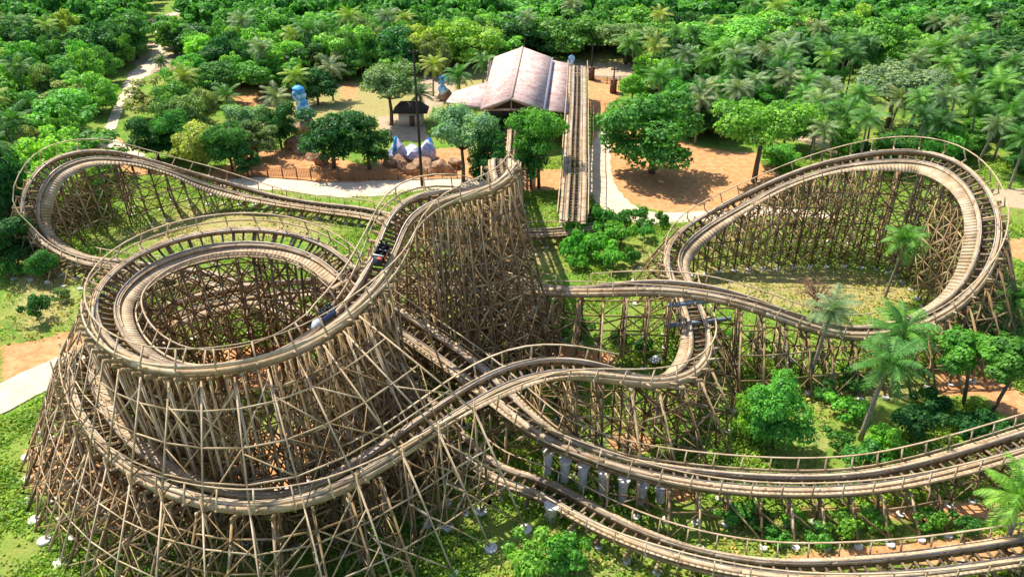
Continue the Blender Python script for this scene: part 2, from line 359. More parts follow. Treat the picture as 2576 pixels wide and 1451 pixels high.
coaster = tag(empty('roller_coaster', (0, 60, 0)), 'brown wooden roller coaster with banked turns on timber trestles', 'roller coaster')
coaster_off = Vector((0, 60, 0))
def sub(o):                                                    # keep world coordinates in meshes under the coaster
    return o
def under(mb, name, mt, parent, smooth=False):
    o = mb.build(name, mt, parent, smooth); return o
coaster.location = (0, 0, 0)
def box_prof(l0, l1, u0, u1): return [(l0, u0), (l1, u0), (l1, u1), (l0, u1)]
BENTS = []                                                     # (track, index, size in picture)
for k, t in TR.items():
    C, T, L, U, L0, bank = t['C'], t['T'], t['L'], t['U'], t['L0'], t['bank']; n_ = len(C)
    sec = tag(empty(k), LAB[k]); sec.parent = coaster
    for s in (1, -1):
        mb = MB()
        for q0, q1, uu_ in ((-.20, -.065, 0), (-.05, .075, -.012), (.09, .21, -.03)):
            la, lb = sorted((s*(.78+q0), s*(.78+q1))); st_ = int(abs(q0)*40) % 9
            for e0 in range(st_-9, n_-1, 9):
                e = slice(max(e0, 0), min(e0+10, n_)); jit = random.uniform(-.012, .006)
                if e.stop-e.start > 1: mb.sweep(C[e], L[e], U[e], box_prof(la, lb, -.34, uu_+jit))
        mb.sweep(C, L, U, box_prof(s*.78-.15, s*.78+.15, -.36, -.08)); mb.build('rail_beam', M['pale'], sec)
        mb = MB(); mb.sweep(C, L, U, box_prof(s*.63-.06, s*.63+.06, .003, .035)); mb.build('running_rail', M['steel'], sec)
    if k in ('brake_track', 'lift_track'):
        q = slice(0, n_)
        mb = MB(); mb.sweep(C[q], L[q], U[q], box_prof(-.16, .16, -.2, -.06)); mb.build('chain_trough', M['tie'], sec)
    mb = MB(); st = 2
    for i in range(0, n_, st): mb.beam(C[i]-L[i]*1.04-U[i]*.40, C[i]+L[i]*1.04-U[i]*.40, .17, .12, U[i])
    mb.build('crossties', M['tie'], sec)
    # plank walkways either side: wide on the inside of a banked turn; handrail beyond
    bf = smooth(np.clip(np.abs(bank)/.5, 0, 1), 15); tl = smooth((bank > 0).astype(float), 15)
    for s in (1, -1):
        ins = tl if s > 0 else 1-tl                            # 1 where this side is the inside of the turn
        if k == 'helix_track': mk = np.sign(np.median(t['kap'])); wd = np.clip((np.arange(n_)*DS-20)/14, 0, 1)*(.95 if s == mk else 0.)
        elif k == 'lift_track': wd = np.full(n_, .3)
        elif k == 'brake_track': wd = np.full(n_, .7)
        elif k == 'valley_track': wd = np.full(n_, .32)
        elif k == 'return_track': wd = .28+bf*(ins*1.1-.33*(1-ins))*(np.arange(n_)*DS < 100)
        else: wd = bf*ins*1.35*(bf > .12)
        mb = MB()
        for i in range(0, n_+1):
            if i < n_ and wd[i] > .12: mb.beam(C[i]+L[i]*s*1.03-U[i]*.24, C[i]+L[i]*s*(1.03+wd[i])-U[i]*.20, DS*.985, .05, U[i])
            elif mb.b: mb.build('walkway', M['deck'], sec); mb = MB()
        ho = 1.16+wd+np.where(wd < .3, .55, 0); run = []
        if k in ('hill_track', 'return_track'): ho = np.where(wd < .3, 1.32+.45*bf, ho)
        hr = .62+.5*bf if k in ('hill_track', 'return_track') else np.full(n_, 1.05)
        need = ~((ins > .5) & (bf > .55)) if k in ('hill_track', 'return_track') else (np.arange(n_)*DS > 62 if k == 'lift_track' else np.ones(n_, bool))
        mb = MB()
        for i in range(0, n_, 5):
            if not need[i]: continue
            top = C[i]+L[i]*s*(ho[i]+.12)+U[i]*hr[i]; foot_ = C[i]+L[i]*s*ho[i]-U[i]*.55
            mb.beam(foot_, top, .10, .10, T[i])
            if wd[i] < .3: mb.beam(C[i]+L[i]*s*.95-U[i]*.5, C[i]+L[i]*s*(ho[i]+.1)-U[i]*.5, .12, .15)
        ii = list(range(0, n_-1, 3))+[n_-1]; cur = []
        for i in ii+[None]:
            if i is not None and need[i]: cur.append(i); continue
            if len(cur) > 2:
                q = np.array(cur); mb.sweep(C[q]+L[q]*s*(ho[q]+.12)[:, None]+U[q]*hr[q][:, None], L[q], U[q], box_prof(-.06, .06, -.04, .04))
                if k in ('valley_track', 'helix_track'): mb.sweep(C[q]+L[q]*s*(ho[q]+.05)[:, None]+U[q]*.0, L[q], U[q], box_prof(-.03, .03, -.2, .0))
            cur = []
        mb.build('handrail', M['pale'], sec)
    t['sec'] = sec
    if k in ('helix_track', 'hill_track'):
        mb = MB(); so_ = -1 if k == 'helix_track' and np.median(t['kap']) > 0 else 1
        for s in ((so_,) if k == 'helix_track' else (1, -1)):
            mb = MB()
            for e0 in range(0, n_-1, 8): e = slice(e0, min(e0+9, n_)); q = random.uniform(-.012, .012); mb.sweep(C[e], L[e], U[e], box_prof(s*1.075-.03+q, s*1.075+.03+q, -.66, -.30))
            mb.build('side_board', M['pale'], sec)
    # stringers under the rails
    mb = MB()
    for s in (1, -1): mb.sweep(C, L, U, box_prof(s*.85-.09, s*.85+.09, -.86, -.55))
    mb.build('stringer', M['lattice'], sec)

def clear(p0, p1, own, rad=1.75):
    """False if the member would cut through another stretch of track"""
    for q in np.linspace(0, 1, 9):
        p = p0+(p1-p0)*q
        d = ALLC-p; near = (np.hypot(d[:, 0], d[:, 1]) < rad) & (d[:, 2] < 1.2) & (d[:, 2] > -1.9)
        near &= np.abs(ALLC[:, 2]-own[2]) + np.hypot(ALLC[:, 0]-own[0], ALLC[:, 1]-own[1]) > 3.2
        if near.any(): return False
    return True
def bent(k, i, mb, foot):
    """one trestle frame below track point i; returns its post lines for the long bracing"""
    t = TR[k]; c, l0, l, u, bk = t['C'][i], t['L0'][i], t['L'][i], t['U'][i], t['bank'][i]
    out = -np.sign(t['kap'][i]) if abs(t['kap'][i]) > .012 else 0
    hgt = c[2]
    lines = []
    def post(top, bot, w=.16, ft=True):
        bot = np.array([bot[0], bot[1], gz(bot[0], bot[1])-.05])
        if not clear(top-np.array([0, 0, .9]), bot, c): return None
        mb.beam(top, bot, w, w, t['T'][i]); lines.append((top, bot))
        if ft: foot.append(bot)
        return (top, bot)
    cap0 = c-l*1.7-u*.98; cap1 = c+l*1.7-u*.98; mb.beam(cap0, cap1, .16, .28, u)
    P = []
    bat = .07*hgt
    offs = [-1.05, 1.05]
    if hgt > 6: offs = [-1.4, 0, 1.4]
    for o in offs:
        top = c+l*o-u*.9; bot = c+l0*(o+np.sign(o)*bat*(1 if abs(o) > .6 else .1)); P.append(post(top, bot, .16, True))
    if out and hgt > 2.0:
        # raked outriggers on the outside of the turn
        r1 = min(.66*hgt, 5.2); top = c+l*out*1.5-u*.9; e = c+l0*out*(1.6+r1)
        P.append(post(top, e, .16, True))
        if hgt > 5:
            mid = top*.55+np.array([e[0], e[1], 0])*.45; P.append(post(mid, c+l0*out*(1.6+r1*.62), .15, True))
    P = [p for p in P if p is not None]
    if len(P) >= 2:
        key = lambda p: np.dot(p[1]-c, l0)
        P.sort(key=key)
        lv = np.arange(1.9, max(hgt-1.3, .1), 1.9)
        at = lambda p, z: p[0]+(p[1]-p[0])*np.clip((p[0][2]-z)/(p[0][2]-p[1][2]+1e-6), 0, 1)
        prev = .3
        for z in list(lv)+[max(hgt-1.5, .6)]:
            row = [p for p in P if p[0][2] > z-.4]
            if len(row) >= 2:
                a, b_ = at(row[0], z), at(row[-1], z)
                if clear(a, b_, c, 1.6):
                    if hgt > 2: mb.beam(a, b_, .07, .16)
                    for j in range(len(row)-1):
                        if np.linalg.norm(row[j][1]-row[j+1][1]) < .7: continue
                        mb.beam(at(row[j], prev), at(row[j+1], z), .06, .13); mb.beam(at(row[j+1], prev), at(row[j], z), .06, .13)
            prev = z
    return P
bents = []
brace = {k: MB() for k in TR}
for k, t in TR.items():
    C = t['C']; prevP = None; n_ = len(C)
    ids = list(range(2, 62, 2))+list(range(62, 122, 2))+list(range(122, n_-1, 4)) if k == 'helix_track' else list(range(2, n_-1, 5))
    for j, i in enumerate(ids):
        mb, ft = MB(), []
        P = bent(k, i, mb, ft)
        sz = C[i][2]*scale_at(C[i]); uu, vv = to_px(C[i]); vis = -150 < uu < 2726 and 0 < vv < 1650
        hid = (k == 'return_track' and -40 < C[i][0] < 0 and C[i][1] < 78)
        bents.append([sz*(1 if vis else .05)*(.3 if hid else 1), k, i, mb, ft])
        if prevP and P:
            mbb = brace[k]
            at = lambda p, z: p[0]+(p[1]-p[0])*np.clip((p[0][2]-z)/(p[0][2]-p[1][2]+1e-6), 0, 1)
            for e in ((0, 0), (-1, -1)):
                a, b_ = P[e[0]], prevP[e[1]]; zt = min(a[0][2], b_[0][2])
                if np.linalg.norm(a[1]-b_[1]) > 6: continue
                zs = list(np.arange(1.9, zt-.6, 1.9)); prev = .3
                for q, z in enumerate(zs):
                    A0, B0 = at(a, z), at(b_, z)
                    if not clear(A0, B0, C[i], 1.5): prev = z; continue
                    mbb.beam(A0, B0, .06, .15)
                    if (q+j) % 2 or zt > 8: mbb.beam(at(a, prev), B0, .05, .13)
                    if (q+j) % 2 == 0 or zt > 8: mbb.beam(at(b_, prev), A0, .05, .13)
                    prev = z
                if zt > 1 and not zs: mbb.beam(at(a, .3), at(b_, zt-.5), .06, .16)
        prevP = P
for k, mb in brace.items():
    if mb.b: mb.build('bracing', M['lattice'], TR[k]['sec'])

# tall outer frames of the helix that stand outside the lower ring
def outer_frames():
    t = TR['helix_track']; h = TR['hill_track']['C']; res = []
    last = -9
    for i in range(0, len(t['C'])):
        c = t['C'][i]; u_, v_ = to_px(c)
        if i-last < 4 or c[2] > 15.2 or c[1] > 60: continue
        mk = -np.sign(t['kap'][i]) or 1; d = t['L0'][i]*mk
        # distance of the lower ring along d
        dd = (h-c)@d; side = np.abs((h-c)@t['T'][i]); ok = (side < .6) & (dd > 1) & (dd < 11) & (h[:, 2] < 10)
        if not ok.any(): continue
        r = dd[ok].max(); last = i
        mb, ft = MB(), []
        zb = h[ok][np.argmax(dd[ok])][2]
        o1 = c+d*(r+1.9); o1[2] = zb+.5; g1 = c+d*(r+2.2); g1[2] = gz(g1[0], g1[1])
        g2 = c+d*(r+6.2); g2[2] = gz(g2[0], g2[1])
        top = c+d*1.7-t['U'][i]*.5
        mb.beam(top+(top-o1)*.05, o1, .11, .11, t['T'][i]); mb.beam(o1+np.array([0, 0, .9]), g1, .11, .11, t['T'][i]); mb.beam(o1, g2, .11, .11, t['T'][i])
        m2 = g1*.5+o1*.5; m3 = g2*.5+o1*.5; mb.beam(m2, m3, .1, .18); mb.beam(g1, m3, .08, .16)
        q = c+d*1.7; q[2] = gz(q[0], q[1]); mb.beam(top, np.array([*(c+d*(r-2.3))[:2], 0.]), .16, .16)
        ft += [g1, g2]; res.append((mb, ft, o1, top, g2))
    return res
OF = outer_frames()
def drop_fans():
    t = TR['helix_track']; res = []
    for i in range(34, 92, 4):
        c = t['C'][i]; d = t['L0'][i].copy()
        if d[0]*1.0-d[1]*.6 < 0: d = -d
        mb, ft = MB(), []; top = c+d*1.5-t['U'][i]*.9; P = []
        for r in (2.2, 4.2, 6.4, 8.8):
            g = c+d*r; g[2] = gz(g[0], g[1]); h0 = top*(1-.07*r)+g*.07*r
            if r > 5: h0 = top*.72+g*.28
            if clear(h0, g, c, 1.7): mb.beam(h0, g, .13, .13, t['T'][i]); P.append((h0, g)); ft.append(g)
        at = lambda p, z: p[0]+(p[1]-p[0])*np.clip((p[0][2]-z)/(p[0][2]-p[1][2]+1e-6), 0, 1)
        for a, b_ in zip(P[:-1], P[1:]):
            pz = .3
            for z in np.arange(1.8, min(a[0][2], b_[0][2]), 1.8):
                q0, q1, q2, q3 = at(a, z), at(b_, z), at(a, pz), at(b_, pz)
                if clear(q0, q1, c, 1.6): mb.beam(q0, q1, .06, .13); mb.beam(q2, q1, .05, .12); mb.beam(q3, q0, .05, .12)
                pz = z
        if mb.b: res.append((mb, ft[-1:], P))
    return res
DF = drop_fans()
gb = MB(); gd = MB(); rj = np.random.default_rng(8)
for a, b_ in zip(OF[:-1], OF[1:]):
    if np.linalg.norm(a[2]-b_[2]) > 9: continue
    J = lambda q: q+rj.uniform(-.05, .05)
    up = lambda f, q: f[2]+(f[3]-f[2])*q
    dn = lambda f, q: f[2]+(f[4]-f[2])*q
    for q in (.22, .5, .8): gb.beam(up(a, q), up(b_, q), .06, .12)
    for q in (.3, .62): gb.beam(dn(a, q), dn(b_, q), .06, .12)
    for fn, q0, q1 in ((up, .98, .5), (up, .5, .8), (up, .5, .03), (up, .2, .5), (dn, .02, .5), (dn, .5, .04), (dn, .5, .97), (dn, .96, .5), (dn, .25, .7)):
        if rj.random() < .72: (gb if rj.random() < .3 else gd).beam(fn(a, J(q0)), fn(b_, J(q1)), .05, .11)
if gd.b: gd.build('bracing', M['lattice'], TR['helix_track']['sec'])
gb.build('bracing', M['pale'], TR['helix_track']['sec'])

def footings(ft, parent, big=False):
    for p in ft:
        f = MB(); r = .50 if big else .42; f.tube([[p[0], p[1], p[2]-.3], [p[0], p[1], p[2]+.15], [p[0], p[1], p[2]+.2]], [r, r, r*.9], 12)
        f.build('footing', M['concrete'], parent)
bents.sort(key=lambda q: -q[0])
NB = 100-len(OF)-len(DF)
rest = MB(); restf = MB()
for j, (sz, k, i, mb, ft) in enumerate(bents):
    if not mb.b: continue
    if j < NB:
        o = mb.build('trestle_frame', M['lattice'], coaster)
        ff = (ft[:1] + ft[1:][-1:]) if j < 60 else []
        footings(ff, o)
    else:
        rest.b += mb.b
        for p in ft[:1]+ft[-1:]: restf.tube([[p[0], p[1], p[2]-.3], [p[0], p[1], p[2]+.25]], .33, 8)
for mb, ft, *_ in OF:
    o = mb.build('trestle_frame', M['pale'], coaster); footings(ft, o, True)
for mb, ft, P in DF:
    o = mb.build('trestle_frame', M['lattice'], coaster); footings(ft, o)
mb = MB()
for (m0, f0, P0), (m1, f1, P1) in zip(DF[:-1], DF[1:]):
    for a, b_ in zip(P0, P1):
        if np.linalg.norm(a[1]-b_[1]) > 3.6: continue
        for k_, q in enumerate((.15, .35, .55, .75)):
            x0, x1, x2 = a[0]+(a[1]-a[0])*q, b_[0]+(b_[1]-b_[0])*q, b_[0]+(b_[1]-b_[0])*min(1, q+.2)
            if clear(x0, x1, x0+[0, 0, 30], 1.6): mb.beam(x0, x1, .06, .13); mb.beam(x0, x2, .05, .12)
if mb.b: mb.build('bracing', M['lattice'], TR['helix_track']['sec'])
ro = rest.build('trestle_frames', M['lattice'], coaster); ro['kind'] = 'stuff'
rf = restf.build('footings', M['concrete'], coaster); rf['kind'] = 'stuff'
# clearance gantry where the two tracks cross
mb = MB()
for z, v in ((7.0, 742), (4.6, 0)):
    mb.beam((15.2, 63.2, z-.4), (22, 64.6, z-.4), .3, .34)
mb.build('crossing_beam', M['bluegrey'], coaster)

# ------------------------------------------------------------------ trains
def car(uv, label, front, red):
    t = TR['helix_track']; pp = np.array([to_px(c) for c in t['C']]); i = int(np.argmin(np.hypot(pp[:, 0]-uv[0], pp[:, 1]-uv[1])))
    i = min(max(i, 3), len(pp)-4)
    from mathutils import Matrix
    T, L, U, c = t['T'][i], t['L'][i], t['U'][i], t['C'][i]
    T, L, U = T*.72, L*.72, U*.72
    r = empty('coaster_car'); mt = Matrix(((T[0], L[0], U[0], c[0]), (T[1], L[1], U[1], c[1]), (T[2], L[2], U[2], c[2]), (0, 0, 0, 1))); r.matrix_world = mt
    tag(r, label, 'roller coaster car', 'roller coaster cars')
    mb = MB(); mb.beam((-1.1, 0, .28), (1.1, 0, .28), 1.0, .14); mb.build('chassis', M['black'], r)
    mb = MB()
    mb.beam((-1.1, .62, .62), (.8, .62, .62), .08, .5); mb.beam((-1.1, -.62, .62), (.8, -.62, .62), .08, .5); mb.beam((-1.1, 0, .40), (.8, 0, .40), 1.16, .06)
    mb.beam((-1.14, -.66, .75), (-1.14, .66, .75), .08, .7)
    mb.build('body', M['blue_dark'] if front else M['black'], r)
    mb = MB(); V = []
    for x, hw, z0, z1 in ((.8, .64, .3, 1.0), (1.15, .56, .3, .9), (1.5, .42, .32, .72), (1.72, .25, .36, .52)):
        V += [(x, -hw, z0), (x, hw, z0), (x, hw*.8, z1), (x, -hw*.8, z1)]
    Fq = [[a*4+j, a*4+(j+1) % 4, a*4+4+(j+1) % 4, a*4+4+j] for a in range(3) for j in range(4)]+[[3, 2, 1, 0], [12, 13, 14, 15]]
    mb.add(V, Fq); mb.build('nose', M['grey'] if front else M['black'], r)
    for x in (.25, -.7):
        for y in (.3, -.3):
            mb = MB(); mb.beam((x-.22, y, .58), (x+.25, y, .56), .5, .16); mb.beam((x-.28, y, .6), (x-.42, y, 1.35), .48, .14); mb.beam((x-.41, y, 1.36), (x-.46, y, 1.6), .3, .12)
            s = mb.build('seat', M['black'], r)
            mb = MB(); mb.beam((x+.3, y-.2, .85), (x+.3, y+.2, .85), .07); mb.beam((x+.3, y, .85), (x+.42, y, .5), .06); mb.build('lap_bar', M['white'] if not front else M['grey'], s)
    if red:
        mb = MB(); mb.beam((.95, .3, 1.06), (1.25, .28, .97), .5, .06); mb.beam((.8, .69, .62), (-.2, .69, .62), .05, .42); mb.build('panel', M['red'], r)
        mb = MB(); mb.beam((.7, -.6, 1.08), (.7, .6, 1.08), .1, .08); mb.build('grab_bar', M['white'], r)
    for x in (.75, -.8):
        for y in (.64, -.64):
            mb = MB(); mb.tube([(x, y-.05, .17), (x, y+.05, .17)], .13, 10); mb.build('wheel', M['rubber'], r)
car((826, 806), 'dark coaster car with grey nose entering the helix curve', True, False)
car((962, 652), 'black coaster car with red panel on the first drop', False, True)

# ------------------------------------------------------------------ concrete piers
PT = [((1380,1125),(1378,1195)),((1425,1150),(1420,1215)),((1470,1165),(1465,1228)),((1520,1180),(1515,1245)),((1570,1200),(1565,1258)),((1620,1215),(1612,1262)),((1665,1225),(1660,1258))]
LBL = ['white concrete pier farthest left in the row under the timber track', 'second white concrete pier from the left under the timber track', 'third white concrete pier from the left under the timber track', 'middle white concrete pier of seven under the timber track',
 'third white concrete pier from the right under the timber track', 'second white concrete pier from the right under the timber track', 'shortest white concrete pier at the right end of the row']
def pier(x, y, h, label, r=.42):
    o = empty('concrete_pier', (x, y, gz(x, y))); tag(o, label, 'concrete pier', 'white concrete piers under the track')
    mb = MB(); mb.tube([(0, 0, -.4), (0, 0, h*.5), (0, 0, h-.55)], [r*.8, r*.85, r*.95], 16); mb.build('shaft', M['concrete'], o)
    mb = MB(); mb.tube([(0, 0, h-.55), (0, 0, h-.3), (0, 0, h), (0, 0, h+.001), (0, 0, h-.22)], [r*.95, r*1.2, r*1.25, r*.9, r*.85], 16); mb.build('cap_ring', M['concrete'], o)
    return o
for (a, b_), lb in zip(PT, LBL):
    g = PX(*b_); up_px = b_[1]-a[1]
    h = .5
    while h < 8 and to_px((g[0], g[1], h))[1] > a[1]: h += .05
    pier(g[0], g[1], h, lb)
g = PX(1388, 1300); pier(g[0], g[1], 1.6, 'lone short white concrete pier beside the lowest track', .5)

# ------------------------------------------------------------------ station building
m, n, b = mat('shingle_roof', .85, .2)
tc = N(n, 'ShaderNodeTexCoord'); br = N(n, 'ShaderNodeTexBrick', Scale=1.6)
br.inputs['Color1'].default_value = (.50, .36, .31, 1); br.inputs['Color2'].default_value = (.62, .53, .49, 1); br.inputs['Mortar'].default_value = (.34, .25, .22, 1); br.inputs['Mortar Size'].default_value = .012; br.inputs['Brick Width'].default_value = .55; br.inputs['Row Height'].default_value = .35
n.links.new(tc.outputs['Object'], br.inputs['Vector'])
pat = ramp(n, noise(n, .55, 6, rough=.75), [(.3, (.66, .46, .42)), (.5, (1, .92, .9)), (.66, (1.22, 1.22, 1.25))])
n.links.new(mix(n, 1, mix(n, 1, br.outputs[0], pat, 'MULTIPLY'), ramp(n, noise(n, 4, 4, rough=.8), [(.34, (.66, .6, .58)), (.5, (1, .97, .96)), (.64, (1.25, 1.24, 1.26))]), 'MULTIPLY'), b.inputs['Base Color']); M['shingle'] = m
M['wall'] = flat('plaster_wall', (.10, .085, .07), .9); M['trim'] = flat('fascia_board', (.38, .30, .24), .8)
st = empty('station_building', (1, 145, 0)); st.location = (0, 0, 0); tag(st, 'station building with pale pinkish shingled gable roof', 'station')
def slab(mb, pts, th=.28):
    p = np.array(pts, float); nrm = np.cross(p[1]-p[0], p[2]-p[0]); nrm /= np.linalg.norm(nrm); nrm *= np.sign(nrm[2])
    V = np.vstack([p-nrm*th, p]); k = len(p)
    Fq = [[j, (j+1) % k, k+(j+1) % k, k+j] for j in range(k)]+[list(range(k, 2*k)), list(range(k-1, -1, -1))]
    mb.add(V, [f for f in Fq if len(f) == 4])
ze, zr = 7.0, 9.0
eL0 = PX(1209,270,ze); eR0 = PX(1366,276,ze); eR1 = PX(1386,146,ze); eL1 = PX(1243,142,ze)
r0 = PX(1286,252,zr); r1 = PX(1314,115,zr)
yN, yF = (eL0[1]+eR0[1])/2, (eL1[1]+eR1[1])/2
xr0, xr1 = r0[0], r1[0]
r0 = np.array([xr0, yN-.6, zr]); r1 = np.array([xr1, yF+.6, zr])
eL0 = np.array([eL0[0], yN, ze]); eR0 = np.array([eR0[0], yN, ze]); eL1 = np.array([eL1[0], yF, ze]); eR1 = np.array([eR1[0], yF, ze])
mb = MB(); slab(mb, [r0, r1, eR1, eR0]); slab(mb, [r1, r0, eL0, eL1])
roof = mb.build('roof', M['shingle'], st)
mb = MB(); mb.beam(r0+[0, .0, .06], r1+[0, 0, .06], .4, .12); mb.build('ridge_cap', M['trim'], roof)
mb = MB()
for a, b_ in ((r0, eR0), (r0, eL0)): mb.beam(a+np.array([0, -.13, -.2]), b_+np.array([0, -.13, -.2]), .08, .4)
mb.build('fascia', M['trim'], roof)
mb = MB(); mb.beam(eR0+np.array([.15, 0, -.2]), eR1+np.array([.15, 0, -.2]), .75, .16); mb.build('gutter', flat('grey_gutter', (.22, .2, .25), .6), roof)
# lower lean-to roofs either side
mb = MB(); zl = 5.6
pL = [PX(1214,270,ze-.25), PX(1226,206,ze-.25), PX(1141,231,zl), PX(1122,256,zl)]; slab(mb, pL)
mb.build('side_roof', M['shingle'], st)
mb = MB(); pR = [PX(1362,276,ze-.75), PX(1382,150,ze-.75), PX(1432,160,zl), PX(1429,281,zl)]; slab(mb, pR)
mb.build('side_roof', M['shingle'], st)
# posts, platform, end truss, inner dark walls
mb = MB(); x0, x1 = eL0[0]+.5, eR0[0]-.5
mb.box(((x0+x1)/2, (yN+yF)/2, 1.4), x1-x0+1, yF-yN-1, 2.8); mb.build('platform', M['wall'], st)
for y in np.linspace(yN+.5, yF-.5, 8):
    for x in (x0, x1): mb = MB(); mb.beam((x, y, 2.8), (x, y, ze-.3), .3); mb.build('post', M['trim'], st)
for p in (PX(1427,281,zl), PX(1431,165,zl), PX(1428,220,zl), PX(1130,256,zl)): mb = MB(); mb.beam((p[0]-.3, p[1]+.3, 0), (p[0]-.3, p[1]+.3, zl-.35), .3); mb.build('post', M['trim'], st)
mb = MB(); mb.beam((x0, yN+.4, ze-.35), (x1, yN+.4, ze-.35), .2, .3)
mb.beam((xr0, yN+.4, ze-.35), (xr0, yN+.4, zr-.5), .2); mb.beam((x0+1, yN+.4, ze-.2), (xr0, yN+.4, zr-.6), .14, .2); mb.beam((x1-1, yN+.4, ze-.2), (xr0, yN+.4, zr-.6), .14, .2)
mb.build('truss', M['trim'], st)
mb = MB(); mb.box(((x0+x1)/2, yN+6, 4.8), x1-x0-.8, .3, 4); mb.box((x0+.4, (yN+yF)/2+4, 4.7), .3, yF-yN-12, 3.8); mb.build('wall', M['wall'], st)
mb = MB(); g = PX(1400,290,0); mb.box((g[0], g[1], 2.6), 1.6, 1.6, 5.2); mb.build('chimney', flat('pale_plaster', (.55, .5, .44)), st)

# ------------------------------------------------------------------ poles, hut, tower, rockwork, fence
def pole(u, vb, vt, label, r=.24, base=False):
    g = PX(u, vb); h = 1.0
    while h < 40 and to_px((g[0], g[1], h))[1] > vt: h += .1
    o = empty('lamp_mast', (g[0], g[1], gz(g[0], g[1]))); tag(o, label, 'pole')
    mb = MB(); mb.tube([(0, 0, -.2), (0, 0, h*.5), (0, 0, h)], [r, r*.8, r*.55], 8); mb.build('shaft', M['dark_metal'], o)
    mb = MB(); mb.beam((-.7, 0, h-.3), (.7, 0, h-.3), .12); mb.beam((-.75, -.1, h-.15), (-.35, -.1, h-.15), .3, .2); mb.beam((.35, -.1, h-.15), (.75, -.1, h-.15), .3, .2); mb.build('lamp_head', M['dark_metal'], o)
    if base:
        mb = MB(); mb.box((0, 0, 1.3), 1.3, 1.3, 2.6); mb.box((0, 0, 2.7), 1.5, 1.5, .2); mb.build('plinth', M['brown'], o)
    return o
pole(1062, 470, 130, 'tall dark pole beside the sandy path left of the crest')
pole(1487, 200, 112, 'dark pole on a brown plinth behind the station', .25, True)
pole(1542, 232, 172, 'short dark pole on brown plinth near the orange yard', .22, True)
M['thatch'] = flat('dark_thatch', (.05, .04, .032), .95, .4, 6); M['cream'] = flat('cream_wall', (.55, .47, .38), .9, .12)
g = PX(1034, 316); hut = empty('hut', (g[0], g[1], 0)); tag(hut, 'small hut with dark thatched roof behind the tall pole', 'hut')
mb = MB(); mb.box((0, 1.2, 1.3), 4.4, 3.2, 2.6); mb.build('wall', M['cream'], hut)
mb = MB(); V = [(-3.3,-1.2,2.6),(3.3,-1.2,2.6),(3.3,3.4,2.6),(-3.3,3.4,2.6),(-1.8,1.0,4.3),(1.8,1.0,4.3),(1.8,1.3,4.3),(-1.8,1.3,4.3)]
mb.add(V, [[0,1,5,4],[1,2,6,5],[2,3,7,6],[3,0,4,7],[4,5,6,7],[3,2,1,0]]); mb.build('roof', M['thatch'], hut)
mb = MB(); mb.box((.3, -.43, 1.0), .95, .08, 2.0); mb.build('door', M['brown'], hut)
# blue and white sculpted forms
m, n, b = mat('painted_ice', .5, .4)
n.links.new(ramp(n, noise(n, .9, 4, rough=.7), [(.36, (.05, .22, .48)), (.47, (.18, .45, .72)), (.55, (.6, .72, .82)), (.7, (.85, .88, .92))]), b.inputs['Base Color']); M['ice'] = m
m, n, b = mat('painted_lilac', .6, .3)
n.links.new(ramp(n, noise(n, .8, 5, rough=.7), [(.34, (.12, .24, .52)), (.46, (.36, .40, .62)), (.56, (.58, .54, .70)), (.66, (.34, .20, .32))]), b.inputs['Base Color']); M['lilac'] = m
M['blue'] = flat('bright_blue', (.06, .32, .62), .45, .35, 1.5)
m, n, b = mat('sculpted_rock', .95, .1)
n.links.new(ramp(n, noise(n, 1.3, 6, rough=.7), [(.3, (.13, .07, .04)), (.5, (.30, .18, .11)), (.7, (.46, .32, .21))]), b.inputs['Base Color']); M['rock'] = m
import bmesh
def boulder(name, sx, sy, sz, seed, mt, parent=None, rough=.28, sub=3):
    bm = bmesh.new(); bmesh.ops.create_icosphere(bm, subdivisions=sub, radius=1); rg = np.random.default_rng(seed)
    D = rg.normal(size=(9, 3)); D /= np.linalg.norm(D, axis=1)[:, None]; A = rg.uniform(.45, 1.0, 9)
    for v in bm.verts:
        p = np.array(v.co); k = 1.0
        for d, a in zip(D, A):
            h_ = p@d
            if h_ > a*.8: k = min(k, a*.8/h_)
        k *= 1+rough*.25*math.sin(p[0]*7+seed)*math.sin(p[1]*6+seed*2)*math.sin(p[2]*8)
        v.co = (p[0]*k*sx, p[1]*k*sy, p[2]*k*sz)
    me = bpy.data.meshes.new(name); bm.to_mesh(me); bm.free(); me.materials.append(mt); return link(name, me, parent)
def tower(u, vb, hgt, wd, label, ang=0):
    g = PX(u, vb); o = empty('sculpted_tower', (g[0], g[1], 0), ang); tag(o, label, 'sculpture')
    a = boulder('base', wd*.75, wd*.6, hgt*.38, 3+int(u), M['rock'], o); a.location = (0, 0, hgt*.1)
    a = boulder('body', wd*.52, wd*.45, hgt*.34, 5+int(u), M['ice'], o); a.location = (0, 0, hgt*.46)
    a = boulder('head', wd*.46, wd*.42, hgt*.2, 7+int(u), M['ice'], o); a.location = (-.15, 0, hgt*.78)
    a = boulder('cap', wd*.38, wd*.36, hgt*.12, 9+int(u), M['blue'], o); a.location = (-.2, 0, hgt*.92)
    return o
tower(768, 335, 8.4, 3.0, 'blue and white sculpted tower standing among dark trees on the left')
tower(1116, 250, 5.0, 2.6, 'smaller blue and white sculpture left of the station roof')
tower(1437, 172, 3.0, 2.2, 'low blue and white form at the far end of the station track')
g = PX(1030, 402); rk = empty('sculpted_facade', (g[0], g[1], 0)); tag(rk, 'lilac and blue painted rock facade beneath the tall pole', 'rock facade')
